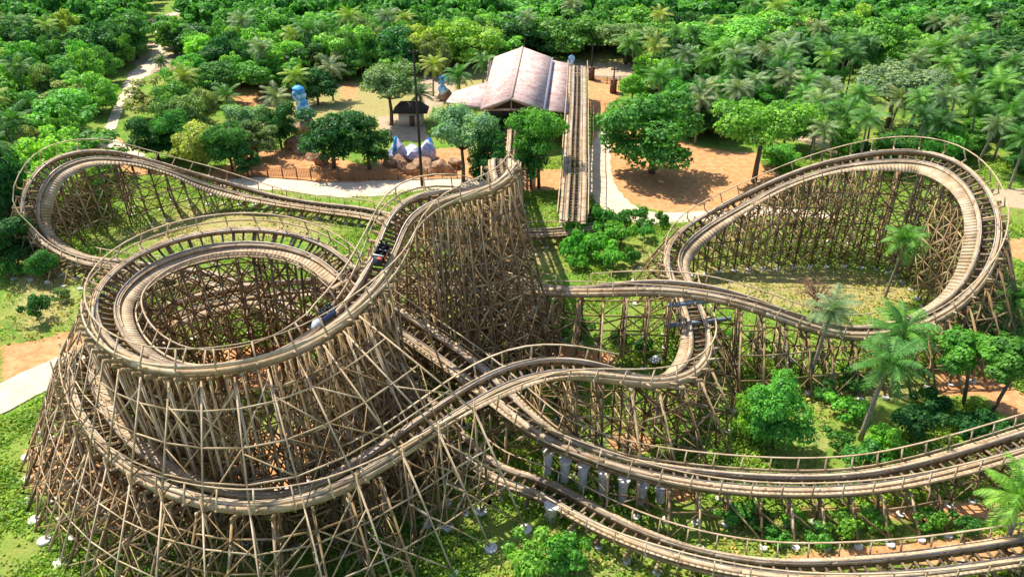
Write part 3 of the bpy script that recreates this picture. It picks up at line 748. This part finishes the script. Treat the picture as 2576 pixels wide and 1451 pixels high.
for dx, dy, s, hh, mt, q in ((-2.2, .3, 2.0, 3.2, 'lilac', 1), (.4, .8, 2.3, 2.8, 'lilac', 2), (2.6, .9, 2.0, 3.0, 'lilac', 3), (-2.0, .2, 1.2, 4.6, 'blue', 4), (3.2, 1.6, 1.2, 3.8, 'blue', 5)):
    a = boulder('boulder', s*1.1, s*.9, hh*1.0, 20+q, M[mt], rk); a.location = (dx, dy, .4)
RB = [(985,418,1.6),(1010,425,1.3),(1040,428,1.5),(1075,432,1.7),(1100,425,2.2),(1128,432,1.5),(1060,415,1.5),(1145,418,1.4),(745,372,1.9),(760,384,1.6),(742,358,1.4),(790,398,1.7),(812,408,1.5),(1215,440,1.1),(1010,410,1.4)]
for q, (u, v, s) in enumerate(RB):
    g = PX(u, v); o = boulder('boulder', s*1.25, s, s*.85, 50+q, M['rock']); o.location = (g[0], g[1], s*.25); o.rotation_euler = (0, 0, q*1.7)
    left = u < 900
    tag(o, 'tan boulder stacked at the foot of the dark tree' if left else 'tan boulder in the rockwork below the painted facade', 'boulder', 'tan boulders by the dark tree' if left else 'tan boulders of the rockwork')
g = PX(1647, 912); o = empty('white_board', (g[0], g[1], 0), .5); tag(o, 'white board lying by the inside of the low bend', 'board')
mb = MB(); mb.beam((-.55, 0, .35), (.55, 0, .5), .9, .06); mb.build('panel', M['white'], o)
for x in (-.45, .45): mb = MB(); mb.beam((x, -.3, -.2), (x, -.3, .42), .08); mb.beam((x, .3, -.2), (x, .3, .42), .08); mb.build('leg', M['tie'], o)
M['net'] = flat('orange_mesh', (.30, .13, .05), .9, .3, 5)
def fence(pts, label, hgt=1.6, mt='net', mesh=True):
    P = resample(np.array([PX(u, v) for u, v in pts]), 2.2); o = empty('fence'); tag(o, label, 'fence')
    for p in P:
        mb = MB(); mb.beam((p[0], p[1], -.3), (p[0], p[1], hgt), .12); mb.build('post', M['tie'], o)
    mb = MB()
    for a, b_ in zip(P[:-1], P[1:]):
        for z in (np.arange(.15, hgt, .22) if mesh else (hgt*.5, hgt-.08)): mb.beam(a*[1, 1, 0]+[0, 0, z], b_*[1, 1, 0]+[0, 0, z], .05, .06)
        if mesh:
            for f in np.linspace(.05, .95, 9): q = a+(b_-a)*f; mb.beam((q[0], q[1], .05), (q[0], q[1], hgt-.05), .04)
    mb.build('mesh_panel' if mesh else 'rail', M[mt], o)
fence([(560,452),(700,445),(860,452),(1000,452),(1060,448),(1150,444)], 'low orange mesh fence along the sandy path')
fence([(1495,205),(1540,207),(1590,205)], 'dark railing of thin bars behind the station track', 1.3, 'dark_metal')

# ------------------------------------------------------------------ vegetation
def leaf_quads(P, Nn, size, rg):
    """one folded leaf spray (diamond quad) per point"""
    n = len(P); t = rg.normal(size=(n, 3)); t -= (t*Nn).sum(1)[:, None]*Nn; t /= np.linalg.norm(t, axis=1)[:, None]+1e-9; b_ = np.cross(Nn, t)
    s = size*rg.uniform(.6, 1.3, n)[:, None]; a = s*rg.uniform(.55, .9, n)[:, None]
    V = np.stack([P-t*s*.5, P+b_*a*.5+Nn*s*.08, P+t*s*.5, P-b_*a*.5+Nn*s*.08], 1)
    return V.reshape(-1, 3)
def crown_verts(seed, R, Hc, zc, nl, nq, leafsz, flat_=.55):
    rg = np.random.default_rng(seed); V = []
    cs = []
    for k in range(nl):
        a = rg.uniform(0, 2*math.pi); rr = R*math.sqrt(rg.uniform(.0, .62)); z = zc+Hc*(rg.uniform(-.42, .42)*(1-.55*(rr/R)**2))
        s = R*rg.uniform(.17, .42)*(1.12-.3*rr/R); cs.append((rr*math.cos(a), rr*math.sin(a), z, s))
    w_ = np.array([c[3]**2 for c in cs]); w_ /= w_.sum()
    for c, q in zip(cs, w_):
        n = int(nq*q); d = rg.normal(size=(n, 3)); d /= np.linalg.norm(d, axis=1)[:, None]
        d[:, 2] = np.where(d[:, 2] < -.3, -d[:, 2]*.5, d[:, 2])
        d /= np.linalg.norm(d, axis=1)[:, None]
        # ragged lobe surface
        ph = rg.uniform(0, 6, 3); rad = c[3]*(rg.uniform(.55, 1.0, n)**.5)*(1+.22*np.sin(d[:, 0]*5+ph[0])*np.sin(d[:, 1]*5+ph[1])+.12*np.sin(d[:, 2]*9+ph[2]))
        P = np.array(c[:3])+d*rad[:, None]*np.array([1, 1, flat_+.15])
        Nn = d+rg.normal(size=(n, 3))*.5+np.array([0, 0, .35]); Nn /= np.linalg.norm(Nn, axis=1)[:, None]
        V.append(leaf_quads(P, Nn, leafsz, rg))
    return np.vstack(V), cs
def quads(V): return np.arange(len(V)).reshape(-1, 4)
def trunk_mesh(cs, zc, h0, r, rg, name='trunk'):
    mb = MB(); fork = h0
    mb.tube([(0, 0, -.4), (.03*fork, 0, fork*.5), (0, 0.02*fork, fork)], [r*1.3, r, r*.8], 8)
    for c in cs[:7]:
        e = np.array(c[:3]); s = np.array([0, 0, fork*.95]); m_ = s*.5+e*.5+np.array([0, 0, -.12*np.linalg.norm(e-s)]); mb.tube([s, m_, e], [r*.55, r*.36, r*.12], 6)
    return mb
KINDS = {}
def make_kind(key, seed, R, Hc, zc, nl, nq, leafsz, h0, r):
    V, cs = crown_verts(seed, R, Hc, zc, nl, nq, leafsz)
    me = mesh_np('crown', V, quads(V), M['leaf'])
    tb = trunk_mesh(cs, zc, h0, r, np.random.default_rng(seed)); to = tb.build('trunk', M['bark'], None, True); tm = to.data; bpy.data.objects.remove(to)
    KINDS[key] = (me, tm, R, zc+Hc*.5)
for i in range(4): make_kind(f'round{i}', 100+i, 4.6, 6.4, 4.5, 34, 11500, .35, 2.4, .26)     # ~9 m wide, 8.5 m tall
for i in range(4): make_kind(f'umb{i}', 120+i, 5.0, 3.9, 6.6, 30, 10500, .34, 4.0, .24)      # spreading crown
for i in range(5): make_kind(f'forest{i}', 140+i, 4.6, 6.8, 4.4, 30, 6000, .46, 2.6, .24)
for i in range(4): make_kind(f'shrub{i}', 160+i, 1.7, 1.5, .85, 11, 1800, .22, .5, .06)
def tint(c, v=.18):
    k = 1+random.uniform(-v, v); return (c[0]*k*(1+random.uniform(-v, v)), c[1]*k, c[2]*k*(1+random.uniform(-v, v)), 1)
GREEN = dict(dark=(0.042, 0.162, 0.036), mid=(0.089, 0.279, 0.049), bright=(0.142, 0.402, 0.057), yellow=(0.273, 0.441, 0.072), olive=(0.200, 0.298, 0.100), grey=(0.200, 0.337, 0.170), lime=(0.200, 0.467, 0.063), gold=(0.399, 0.467, 0.100))
NTREE = [0]
def tree(kind, x, y, wid, hgt, col, label, group=None, name='broadleaf_tree', cat='tree', z=None):
    me, tm, R, top = KINDS[kind]; o = empty(name, (x, y, (gz(x, y) if abs(x) < 100 and y < 240 else -.15) if z is None else z), random.uniform(0, 6.28))
    o.scale = (wid/(2*R), wid/(2*R), hgt/top); tag(o, label, cat, group)
    c = link('crown', me, o); c.color = tint(GREEN[col]); c.color = [q*(m_ if name == 'forest_tree' else 1) for q, m_ in zip(c.color[:3], (1.3, 1.12, 1.2))]+[1]; link('trunk' if name != 'shrub' else 'stem', tm, o); NTREE[0] += 1; return o
# palms
def frond_verts(az, el, ln, rg, droop):
    n = 13; s = np.linspace(0, 1, n); d = np.array([math.cos(az), math.sin(az)])
    ang = el-droop*s**1.3; r = np.concatenate([[0], np.cumsum(np.cos(ang[:-1]))])*ln/(n-1); z = np.concatenate([[0], np.cumsum(np.sin(ang[:-1]))])*ln/(n-1)
    R = np.stack([d[0]*r, d[1]*r, z], 1); side = np.array([-d[1], d[0], 0]); V = []
    T = np.gradient(R, axis=0); T /= np.linalg.norm(T, axis=1)[:, None]
    for i in range(1, n):
        for q in (0, .5):
            if i == n-1 and q: continue
            p = R[i] if not q else (R[i]+R[min(i+1, n-1)])/2
            ll = ln*.30*math.sin(math.pi*min(1, .12+.86*s[i]))**.7*rg.uniform(.85, 1.1)
            for sg in (1, -1):
                dv = side*sg*.80+T[i]*.55+np.array([0, 0, -.28-.25*rg.random()]); dv /= np.linalg.norm(dv)
                wv = T[i]*.5*ln*.036
                tip = p+dv*ll; V += [p-wv, p+wv, tip+wv*.25, tip-wv*.25]
    wv = side*.04
    for i in range(n-1): V += [R[i]-wv, R[i+1]-wv, R[i+1]+wv, R[i]+wv]
    return V
PALM = []
for k in range(5):
    rg = np.random.default_rng(300+k); V = []
    nf = 22
    for f in range(nf):
        q = f/nf; V += frond_verts(f*2.4+rg.uniform(-.2, .2), 1.25-1.75*q+rg.uniform(-.12, .12), rg.uniform(3.0, 3.8), rg, rg.uniform(.9, 1.5))
    V = np.array(V); PALM.append(mesh_np('crown', V, quads(V), M['frond']))
def palm(x, y, hgt, lean, az, col, label, group=None, sc=1.0, thin=.17):
    o = empty('palm_tree', (x, y, gz(x, y) if abs(x) < 100 and y < 240 else -.15)); tag(o, label, 'palm tree', group)
    s = np.linspace(0, 1, 7); pts = np.stack([math.cos(az)*lean*s**1.4, math.sin(az)*lean*s**1.4, hgt*s-.2], 1)
    mb = MB(); mb.tube(pts, np.linspace(thin*1.25, thin*.75, 7), 8); mb.build('trunk', M['palm_bark'], o, True)
    c = link('crown', PALM[random.randrange(5)], o); c.location = pts[-1]; c.scale = (sc, sc, sc); c.rotation_euler = (random.uniform(-.15, .15), random.uniform(-.15, .15), random.uniform(0, 6.28)); q = tint(GREEN[col], .14); c.color = (q[0]*1.0, q[1]*.86, q[2]*.8, 1); return o
def palm_px(ub, vb, uc, vc, col, label, group=None, sc=1.0, hgt=None, thin=.17):
    """palm whose base and crown are seen at these photo positions"""
    g = PX(ub, vb); h = 2.
    f = lambda h: to_px((g[0], g[1], h))[1]
    while h < 22 and f(h) > vc: h += .1
    x = (uc-CU)/F; d = PX(uc, vc, h); dx = d[0]-g[0]
    return palm(g[0], g[1], h, abs(dx), 0 if dx > 0 else math.pi, col, label, group, sc, thin)
def tpx(kind, u, vb, wpx, vt, col, label, group=None, name='broadleaf_tree', cat='tree', hmax=18):
    g = PX(u, vb); sc = scale_at((g[0], g[1], 4)); h = 1.
    while h < hmax and to_px((g[0], g[1]+.0, h))[1] > vt: h += .1
    return tree(kind, g[0], g[1], wpx/sc, h, col, label, group, name, cat)
# ---- trees one can tell apart
tpx('umb0', 1165, 455, 190, 270, 'grey', 'grey green spreading tree left of the lift hill, in front of station')
tpx('umb1', 1356, 472, 155, 292, 'bright', 'small round tree between lift hill and straight station track')
tpx('umb2', 985, 312, 175, 165, 'grey', 'pale green spreading tree behind the tall pole')
tpx('round3', 1640, 435, 280, 242, 'mid', 'broad dark shaded tree on orange soil right of station track')
tpx('umb0', 1897, 455, 255, 245, 'lime', 'bright yellow green round tree beside the right orange clearing')
tpx('round0', 840, 420, 190, 275, 'dark', 'large dark dense tree right of the blue sculpted tower')
tpx('round1', 930, 425, 150, 290, 'dark', 'dark dense tree next to the lilac rock facade')
tpx('round2', 708, 372, 100, 255, 'dark', 'narrow dark tree left of the blue sculpted tower')
tpx('round3', 510, 425, 140, 308, 'gold', 'yellow flowering bushy tree above the left turnaround')
tpx('round0', 585, 430, 120, 305, 'mid', 'green bushy tree beside the yellow flowering tree')
tpx('round1', 625, 445, 70, 375, 'dark', 'small dark bush tree at the edge of orange soil')
tpx('round2', 400, 405, 130, 290, 'dark', 'dark tree behind the left turnaround, beside the dirt patch')
tpx('round3', 460, 400, 110, 280, 'mid', 'leafy tree just right of the dark tree by the dirt patch')
tpx('round0', 470, 370, 130, 240, 'olive', 'olive tree left of the small palm in the clearing')
tpx('round1', 30, 560, 170, 335, 'dark', 'dark tall tree at left edge beside the turnaround')
tpx('round2', 38, 672, 150, 545, 'dark', 'dark bush tree at left edge below the turnaround')
tpx('round3', 1265, 360, 90, 290, 'dark', 'dark tree tucked in front of the station gable')
tpx('round0', 690, 240, 150, 150, 'bright', 'bright green tree above the blue sculpted tower')
tpx('round1', 800, 260, 110, 175, 'dark', 'dark tree behind the blue sculpted tower')
tpx('round1', 1590, 250, 70, 185, 'lime', 'small lime green tree at the far end of the orange yard')
tpx('umb1', 2230, 320, 240, 175, 'grey', 'wide greyish sparse tree amid the palm grove')
tpx('round2', 1810, 175, 240, 42, 'lime', 'huge yellow green dome shaped tree behind the palm grove')
tpx('umb3', 1575, 160, 170, 62, 'olive', 'olive brown spreading tree behind the dark pole')
tpx('round2', 1955, 420, 120, 330, 'bright', 'low bright hedge tree right of the yellow green tree', hmax=4)
tpx('round3', 1945, 1118, 175, 950, 'bright', 'bright green bushy tree with dark underside above the front track')
tpx('round2', 1890, 1100, 110, 985, 'lime', 'yellowish bush merging with the bushy tree above the front track')
def leaning(ub, vb, uc, vc, wpx, col, label, kind):
    g = PX(ub, vb); h = 3.
    while h < 14 and to_px((g[0], g[1], h))[1] > vc: h += .1
    d = PX(uc, vc, h)-g; sc = scale_at((g[0], g[1], h))
    o = empty('broadleaf_tree', (g[0], g[1], gz(g[0], g[1]))); tag(o, label, 'tree')
    V, cs = crown_verts(abs(hash(label)) % 9 + 500, wpx/sc/2, 3.2, 0, 20, 8000, .33)
    c = link('crown', mesh_np('crown', V, quads(V), M['leaf']), o); c.location = (d[0], d[1], h); c.color = tint(GREEN[col])
    mb = MB(); e = np.array([d[0], d[1], h-.6]); mb.tube([(0, 0, -.3), e*[.45, .45, .5], e], [.2, .16, .12], 7)
    for q in cs[:6]: mb.tube([e*[.8, .8, .85], e+np.array(q[:3])*.8+[0, 0, .3]], [.1, .03], 5)
    mb.build('trunk', M['bark'], o, True)
leaning(2425, 1018, 2445, 895, 190, 'bright', 'leaning tree with flat green crown beside the orange soil at right', 'umb0')
leaning(2482, 1058, 2565, 915, 190, 'mid', 'leaning tree with long bare trunk at the right edge', 'umb1')
tpx('umb2', 2470, 880, 160, 790, 'mid', 'green tree below the right banked turn near the edge')
tree('round1', -3.4, 107, 6.4, 9.6, 'dark', 'dark bushy tree hugging the left side of the lift hill', None)
tree('round0', 2.9, 109, 5.6, 8.6, 'mid', 'bushy tree hugging the right side of the lift hill', None)
random.seed(31)
for u, v, c_ in ((440,345,'mid'),(470,300,'mid'),(520,320,'olive'),(440,400,'dark'),(545,260,'mid'),(490,230,'bright'),(530,215,'dark'),(600,200,'mid'),(630,350,'grey'),(650,400,'olive'),(480,390,'dark')):
    tpx('round%d' % random.randrange(4), u, v, random.uniform(85, 130), v-random.uniform(75, 110), c_, 'bushy tree in the thicket between the dirt track and the clearing', 'thicket trees left of the clearing')
for u, v, c_ in ((1720,345,'dark'),(1768,338,'mid'),(1812,352,'dark'),(1700,300,'bright'),(1760,300,'mid'),(1970,370,'mid')):
    tpx('round%d' % random.randrange(4), u, v, random.uniform(95, 130), v-random.uniform(80, 110), c_, 'leafy tree filling the gap behind the two trees of the orange clearing', 'trees behind the orange clearing')
for u, v, c_ in ((85,655,'dark'),(10,640,'dark'),(120,700,'mid'),(15,600,'dark')):
    tpx('round%d' % random.randrange(4), u, v, random.uniform(80, 110), v-random.uniform(50, 80), c_, 'low bushy tree at the left edge outside the turnaround', 'bushy trees by the left edge')
# palms one can tell apart
palm_px(2165, 1102, 2240, 905, 'mid', 'large leaning coconut palm in front of the right turn', sc=1.0, thin=.2)
palm_px(2240, 985, 2275, 825, 'mid', 'coconut palm overlapping the low end of the right turn', sc=1.05)
palm_px(2030, 975, 2098, 775, 'grey', 'thin tall palm leaning beside the descending track', sc=.75)
palm_px(2228, 742, 2287, 592, 'mid', 'small palm inside the right turn in front of the trestle', sc=.85, thin=.12)
palm_px(2590, 880, 2568, 742, 'mid', 'palm at right edge just outside the banked turn')
palm_px(2520, 1400, 2572, 1240, 'bright', 'coconut palm at right edge between the two front tracks', sc=.9)
palm_px(577, 302, 567, 235, 'mid', 'dark palm left of the blue sculpted tower in the clearing')
palm_px(700, 300, 692, 242, 'grey', 'pale palm close to the blue sculpted tower')
palm_px(748, 265, 742, 185, 'yellow', 'yellowish palm above the blue sculpted tower')
palm_px(838, 250, 830, 165, 'grey', 'tall silvery palm up from the dark dense tree')
palm_px(1090, 240, 1090, 160, 'yellow', 'yellow palm left of the station beyond the pole')
palm_px(1160, 260, 1152, 185, 'mid', 'palm directly left of the station side roof')
palm_px(1215, 208, 1218, 150, 'mid', 'palm touching the left slope of the station roof')
palm_px(1060, 300, 1056, 235, 'dark', 'dark palm hidden behind the tall pole')
palm_px(1622, 232, 1650, 118, 'yellow', 'tall yellowish palm behind the orange yard')
palm_px(1600, 225, 1588, 108, 'mid', 'tall green palm behind the orange yard')
palm_px(1655, 330, 1660, 190, 'mid', 'palm rising behind the broad shaded tree')
palm_px(405, 175, 403, 148, 'dark', 'dark palm standing on the far dirt track', sc=.8)
# palm grove
random.seed(5); cnt = 0; placed = []
while cnt < 96:
    u = random.uniform(1690, 2620); v = random.uniform(165, 440) if u > 2000 else random.uniform(165, 365)
    if u > 2330 and v > 420 or (2080 < u < 2330 and 250 < v < 330) or (1750 < u < 2030 and v > 350) or (1700 < u < 1920 and v < 190): continue
    g = PX(u, v)
    if any(np.hypot(g[0]-a, g[1]-b2) < 4.2 for a, b2 in placed): continue
    if np.min(np.hypot(TR['hill_track']['C'][:, 0]-g[0], TR['hill_track']['C'][:, 1]-g[1])) < 6: continue
    placed.append((g[0], g[1])); cnt += 1
    palm(g[0], g[1], random.uniform(6, 10.5), random.uniform(0, 2), random.uniform(0, 6.28), random.choice(['mid', 'mid', 'grey', 'dark', 'bright']), 'coconut palm in the dense grove behind the right turn', 'coconut palms of the grove', random.uniform(.85, 1.15))
for q in range(95):
    for tr_ in range(20):
        u = random.uniform(1660, 2640); v = random.uniform(180, 430) if u > 2030 else random.uniform(180, 345)
        g = PX(u, v)
        if not (2010 < u < 2290 and 315 < v < 400) and np.min(np.hypot(TR['hill_track']['C'][:, 0]-g[0], TR['hill_track']['C'][:, 1]-g[1])) > 5.5: break
    tree('round%d' % random.randrange(4), g[0], g[1], random.uniform(5, 8.5), random.uniform(3.0, 6.5), random.choice(['mid', 'dark', 'bright', 'mid']), 'low leafy tree growing under the palms behind the right turn', 'low trees beneath the palms', 'understory_tree')
# right edge trees by the turn
for u, v in ((2540, 470), (2580, 420), (2600, 560), (2480, 360)):
    g = PX(u, v); palm(g[0], g[1], 8, 1, 1.0, 'mid', 'coconut palm in the dense grove behind the right turn', 'coconut palms of the grove', 1.0)
# forest
clearings = [[(425,-10),(510,-10),(500,70),(450,110),(440,140),(500,175),(500,240),(420,265),(380,300),(345,350),(400,410),(380,440),(205,440),(225,345),(250,300),(285,220),(345,160),(372,105),(390,50)],
 [(540,275),(680,240),(860,215),(930,215),(1060,200),(1240,165),(1300,140),(1440,145),(1620,155),(1600,300),(2000,330),(1990,540),(1470,600),(1200,330),(1200,470),(540,470)],
 [(1075,215),(1235,175),(1300,140),(1440,145),(1620,155),(1620,500),(1050,500)],[(2000,320),(2300,370),(2300,440),(1980,400)]]
clw = [[PX(max(u, -2000), v)[:2] for u, v in c] for c in clearings]
random.seed(9); fpts = []
def region(x, y):
    u, v = to_px((x, y, 0)); return u, v
ytmp = 97.
cand = []
while ytmp < 400:
    half = ytmp*.80+14; stp = 5.9 if ytmp < 235 else 8.5
    x = -half+random.uniform(0, stp)
    while x < half:
        cand.append((x+random.uniform(-1.7, 1.7), ytmp+random.uniform(-1.7, 1.7))); x += stp*random.uniform(.85, 1.25)
    ytmp += stp*.9
tcl = np.vstack([TR['return_track']['C'], TR['brake_track']['C'], TR['hill_track']['C'], TR['lift_track']['C']])
far_V = []; ind = 0
VIEW = []
for x, y in cand:
    u, v = region(x, y)
    if any(inpoly(np.array([x]), np.array([y]), c)[0] for c in clw): continue
    if y < 330 and np.min(np.hypot(tcl[:, 0]-x, tcl[:, 1]-y)) < 5.5: continue
    if u > 520 and v > 235 and u < 1700: continue
    if u >= 1700 and v > 150 + 0*u and not (u > 2030 and v < 215): 
        if v > 175: continue
    if 0 <= u <= 520 and v > 340 and u > 230: continue
    if y < 330 and any(np.hypot(x-a, y-b2) < 4.5 for a, b2 in placed) and v > 150: continue
    VIEW.append((x, y, u, v))
VIEW.sort(key=lambda q: (not (-90 < q[2] < 2666), q[1]))
for j, (x, y, u, v) in enumerate(VIEW):
    big = 1+.25*(u > 1000)
    wid = random.choice([random.uniform(5, 8), random.uniform(7, 10), random.uniform(10, 14.5)])*big; hgt = random.uniform(5.5, 10.5)*(1 if v > 100 else 1.1)*(1.15 if wid > 10 else 1)
    if j < 285 and random.random() < .10: palm(x, y, random.uniform(8, 11.5), .8, random.uniform(0, 6.28), random.choice(['mid', 'grey', 'yellow']), 'palm poking out of the forest canopy', 'palms of the forest canopy', random.uniform(.95, 1.2)); continue
    col = random.choices(['dark', 'mid', 'bright', 'yellow', 'lime', 'olive'], [3.2, 4.5, 3.2, .4, 1.8, .6])[0]
    if j < 285:
        side = 'left of the dirt track' if u < 420 else ('beyond the palm grove' if u > 1650 else 'behind the station')
        shade = {'dark': 'dark green', 'mid': 'mid green', 'bright': 'bright green', 'yellow': 'yellowish green', 'lime': 'lime green', 'olive': 'dull olive'}[col]
        tree('forest%d' % random.randrange(5), x, y, wid, hgt, col, f'{shade} tree in the dense forest {side}', f'{shade} forest trees {side}', 'forest_tree')
    else:
        V, _ = crown_verts(900+j % 37, 4.6, 5, 5.4, 9, 620, 1.25); V = V*[wid/9.2, wid/9.2, hgt/8]+[x, y, 0]; far_V.append(V)
if far_V:
    V = np.vstack(far_V); fo = link('forest', mesh_np('forest', V, quads(V), M['leaf'])); fo.color = (.10, .31, .05, 1)
    tag(fo, 'green forest canopy filling the far distance', 'forest', None, 'stuff')
print('forest', len(VIEW), 'far', len(far_V))
# shrubs
random.seed(21)
def shrub(u, v, wpx, hpx, col, label, group=None):
    g = PX(u, v); sc = scale_at(g); tree('shrub%d' % random.randrange(4), g[0], g[1], wpx/sc, max(.6, hpx/sc/.8), col, label, group, 'shrub', 'shrub')
for u, v, wp in ((1450,600,80),(1500,585,90),(1550,570,80),(1600,565,70),(1440,640,90),(1500,640,100),(1560,620,90),(1450,680,70),(1530,670,90),(1620,600,60),(1490,560,60),(1475,556,60),(1660,570,50),(1580,660,60)):
    shrub(u, v, wp, wp*.6, random.choice(['bright', 'mid']), 'green shrub in the thicket below the straight station track', 'shrubs of the thicket')
shrub(95, 805, 75, 55, 'dark', 'dark round shrub on the left meadow'); shrub(30, 700, 70, 40, 'mid', 'green shrub at the left edge above the meadow'); shrub(150, 760, 60, 30, 'olive', 'olive shrub on the left meadow near the helix')
shrub(1440, 1420, 150, 80, 'bright', 'bright shrub below the lowest track'); shrub(1330, 1430, 150, 80, 'lime', 'lime shrub at the bottom edge of the picture')
for u, v, wp, hp in ((2180,1190,130,60),(2300,1090,140,70),(2120,1050,110,50),(2330,1030,110,50),(2420,1080,120,60),(2230,1130,120,60),(2060,1000,80,40),(2150,980,90,45),(2380,900,110,60),(2330,860,80,50),(2100,1120,80,40),(2500,1100,100,50)):
    shrub(u, v, wp, hp, random.choice(['mid', 'bright', 'dark']), 'low shrub in the scrub between the right turn and front track', 'scrub shrubs on the right')
for u, v, wp, hp in ((1830,1300,90,40),(1900,1330,100,50),(2000,1310,80,35),(2100,1335,110,50),(2200,1330,100,45),(2320,1320,100,45),(1960,1370,80,35),(2420,1330,80,40),(2050,1365,90,40)):
    shrub(u, v, wp, hp, random.choice(['bright', 'olive', 'lime', 'mid']), 'low scrubby bush between the two front tracks', 'bushes between the front tracks')
for u, v, wp, hp in ((1340,820,60,40),(1400,850,60,40),(1470,840,70,40),(1560,860,60,40),(1610,880,60,35),(1380,780,60,35),(1900,880,60,40),(1960,900,60,40),(2050,900,60,30),(1840,850,50,30)):
    shrub(u, v, wp, hp, random.choice(['mid', 'dark', 'bright']), 'green shrub in the shade of the trestle', 'shrubs beneath the trestles')
# bare twiggy tree inside the right turn
g = PX(2050, 775); o = empty('bare_tree', (g[0], g[1], 0)); tag(o, 'bare brown twiggy tree inside the right turn', 'tree')
mb = MB(); mb.tube([(0, 0, -.2), (.1, 0, .7), (0, .1, 1.4)], [.16, .13, .1], 7); mb.build('trunk', M['bark'], o)
mb = MB(); rg = np.random.default_rng(4)
for q in range(46):
    a = rg.uniform(0, 6.28); r = rg.uniform(.8, 3.0); z = rg.uniform(2.0, 3.6); e = np.array([r*math.cos(a), r*math.sin(a), z-.25*r]); s = np.array([0, .05, rg.uniform(.9, 1.4)])
    mid = s*.5+e*.5+[0, 0, .7]; mb.tube([s, mid, e], [.06, .04, .015], 5)
    for w2 in range(3): mb.tube([mid+(e-mid)*w2/3, mid+(e-mid)*w2/3+rg.normal(size=3)*.6], [.025, .01], 4)
mb.build('branches', flat('twig', (.20, .11, .075), .9), o)
# ground cover
rg = np.random.default_rng(77); n0 = 150000
yy = 26+rg.random(n0)**1.5*95; xx = (rg.random(n0)*2-1)*(yy*.72+16)
from_f = lambda nm: FL[nm][np.clip(np.searchsorted(gy, yy), 0, ny-1), np.clip(np.searchsorted(gx, xx), 0, nx-1)]
keep = (from_f('soil') < .35) & (from_f('sand') < .35)
pn = np.sin(xx*.35+np.sin(yy*.3)*1.7)+np.sin(yy*.42+np.sin(xx*.27)*1.9)+rg.normal(size=n0)*.5
keep &= pn > -1.1
rd = PX(70, 965); 
roadpts = np.array([PX(*q)[:2] for q in [(-260,1120),(-60,1025),(70,965),(170,920),(260,890),(420,850)]])
def dseg(P):
    d = np.full(len(xx), 1e9)
    for a, b2 in zip(P[:-1], P[1:]):
        e = b2-a; t = np.clip(((xx-a[0])*e[0]+(yy-a[1])*e[1])/(e@e), 0, 1); d = np.minimum(d, np.hypot(xx-a[0]-t*e[0], yy-a[1]-t*e[1]))
    return d
keep &= dseg(roadpts) > 3.1
for pp in ([(560,455),(700,464),(850,474),(980,470),(1100,462),(1230,462)], [(1530,330),(1512,375),(1508,425),(1520,480),(1560,522),(1640,545),(1740,545),(1850,538),(1960,530),(2100,545)]):
    keep &= dseg(np.array([PX(*q)[:2] for q in pp])) > 2.4
xx, yy, pn = xx[keep], yy[keep], pn[keep]
dry = FL['dry'][np.clip(np.searchsorted(gy, yy), 0, ny-1), np.clip(np.searchsorted(gx, xx), 0, nx-1)]
def cover(sel, name, col, label, k, size):
    x, y = np.repeat(xx[sel], k), np.repeat(yy[sel], k); x = x+rg.normal(size=len(x))*.28; y = y+rg.normal(size=len(x))*.28
    z = bumps(x, y)-.15+rg.random(len(x))*.38*np.clip(np.repeat(pn[sel], k)+.6, .4, 1.6); P = np.stack([x, y, z], 1)
    Nn = rg.normal(size=P.shape)*.6+[0, 0, .8]; Nn /= np.linalg.norm(Nn, axis=1)[:, None]
    V = leaf_quads(P, Nn, size, rg); o = link(name, mesh_np(name, V, quads(V), M['leaf'])); o.color = (*col, 1); tag(o, label, 'ground plants', None, 'stuff')
r = rg.random(len(xx))
cover((dry < .2) & (r < .45), 'ground_cover', (.22, .39, .05), 'bright green low weeds covering the ground', 5, .31)
cover((r >= .4) & (r < np.where(dry > .2, .55, .9)), 'grass', (.27, .36, .055), 'yellow green grass tufts over the ground', 5, .25)
cover((dry >= .4) & (r > .88), 'dry_grass', (.42, .36, .13), 'dry yellowish grass tufts in the clearings', 4, .32)
print('trees', NTREE[0])
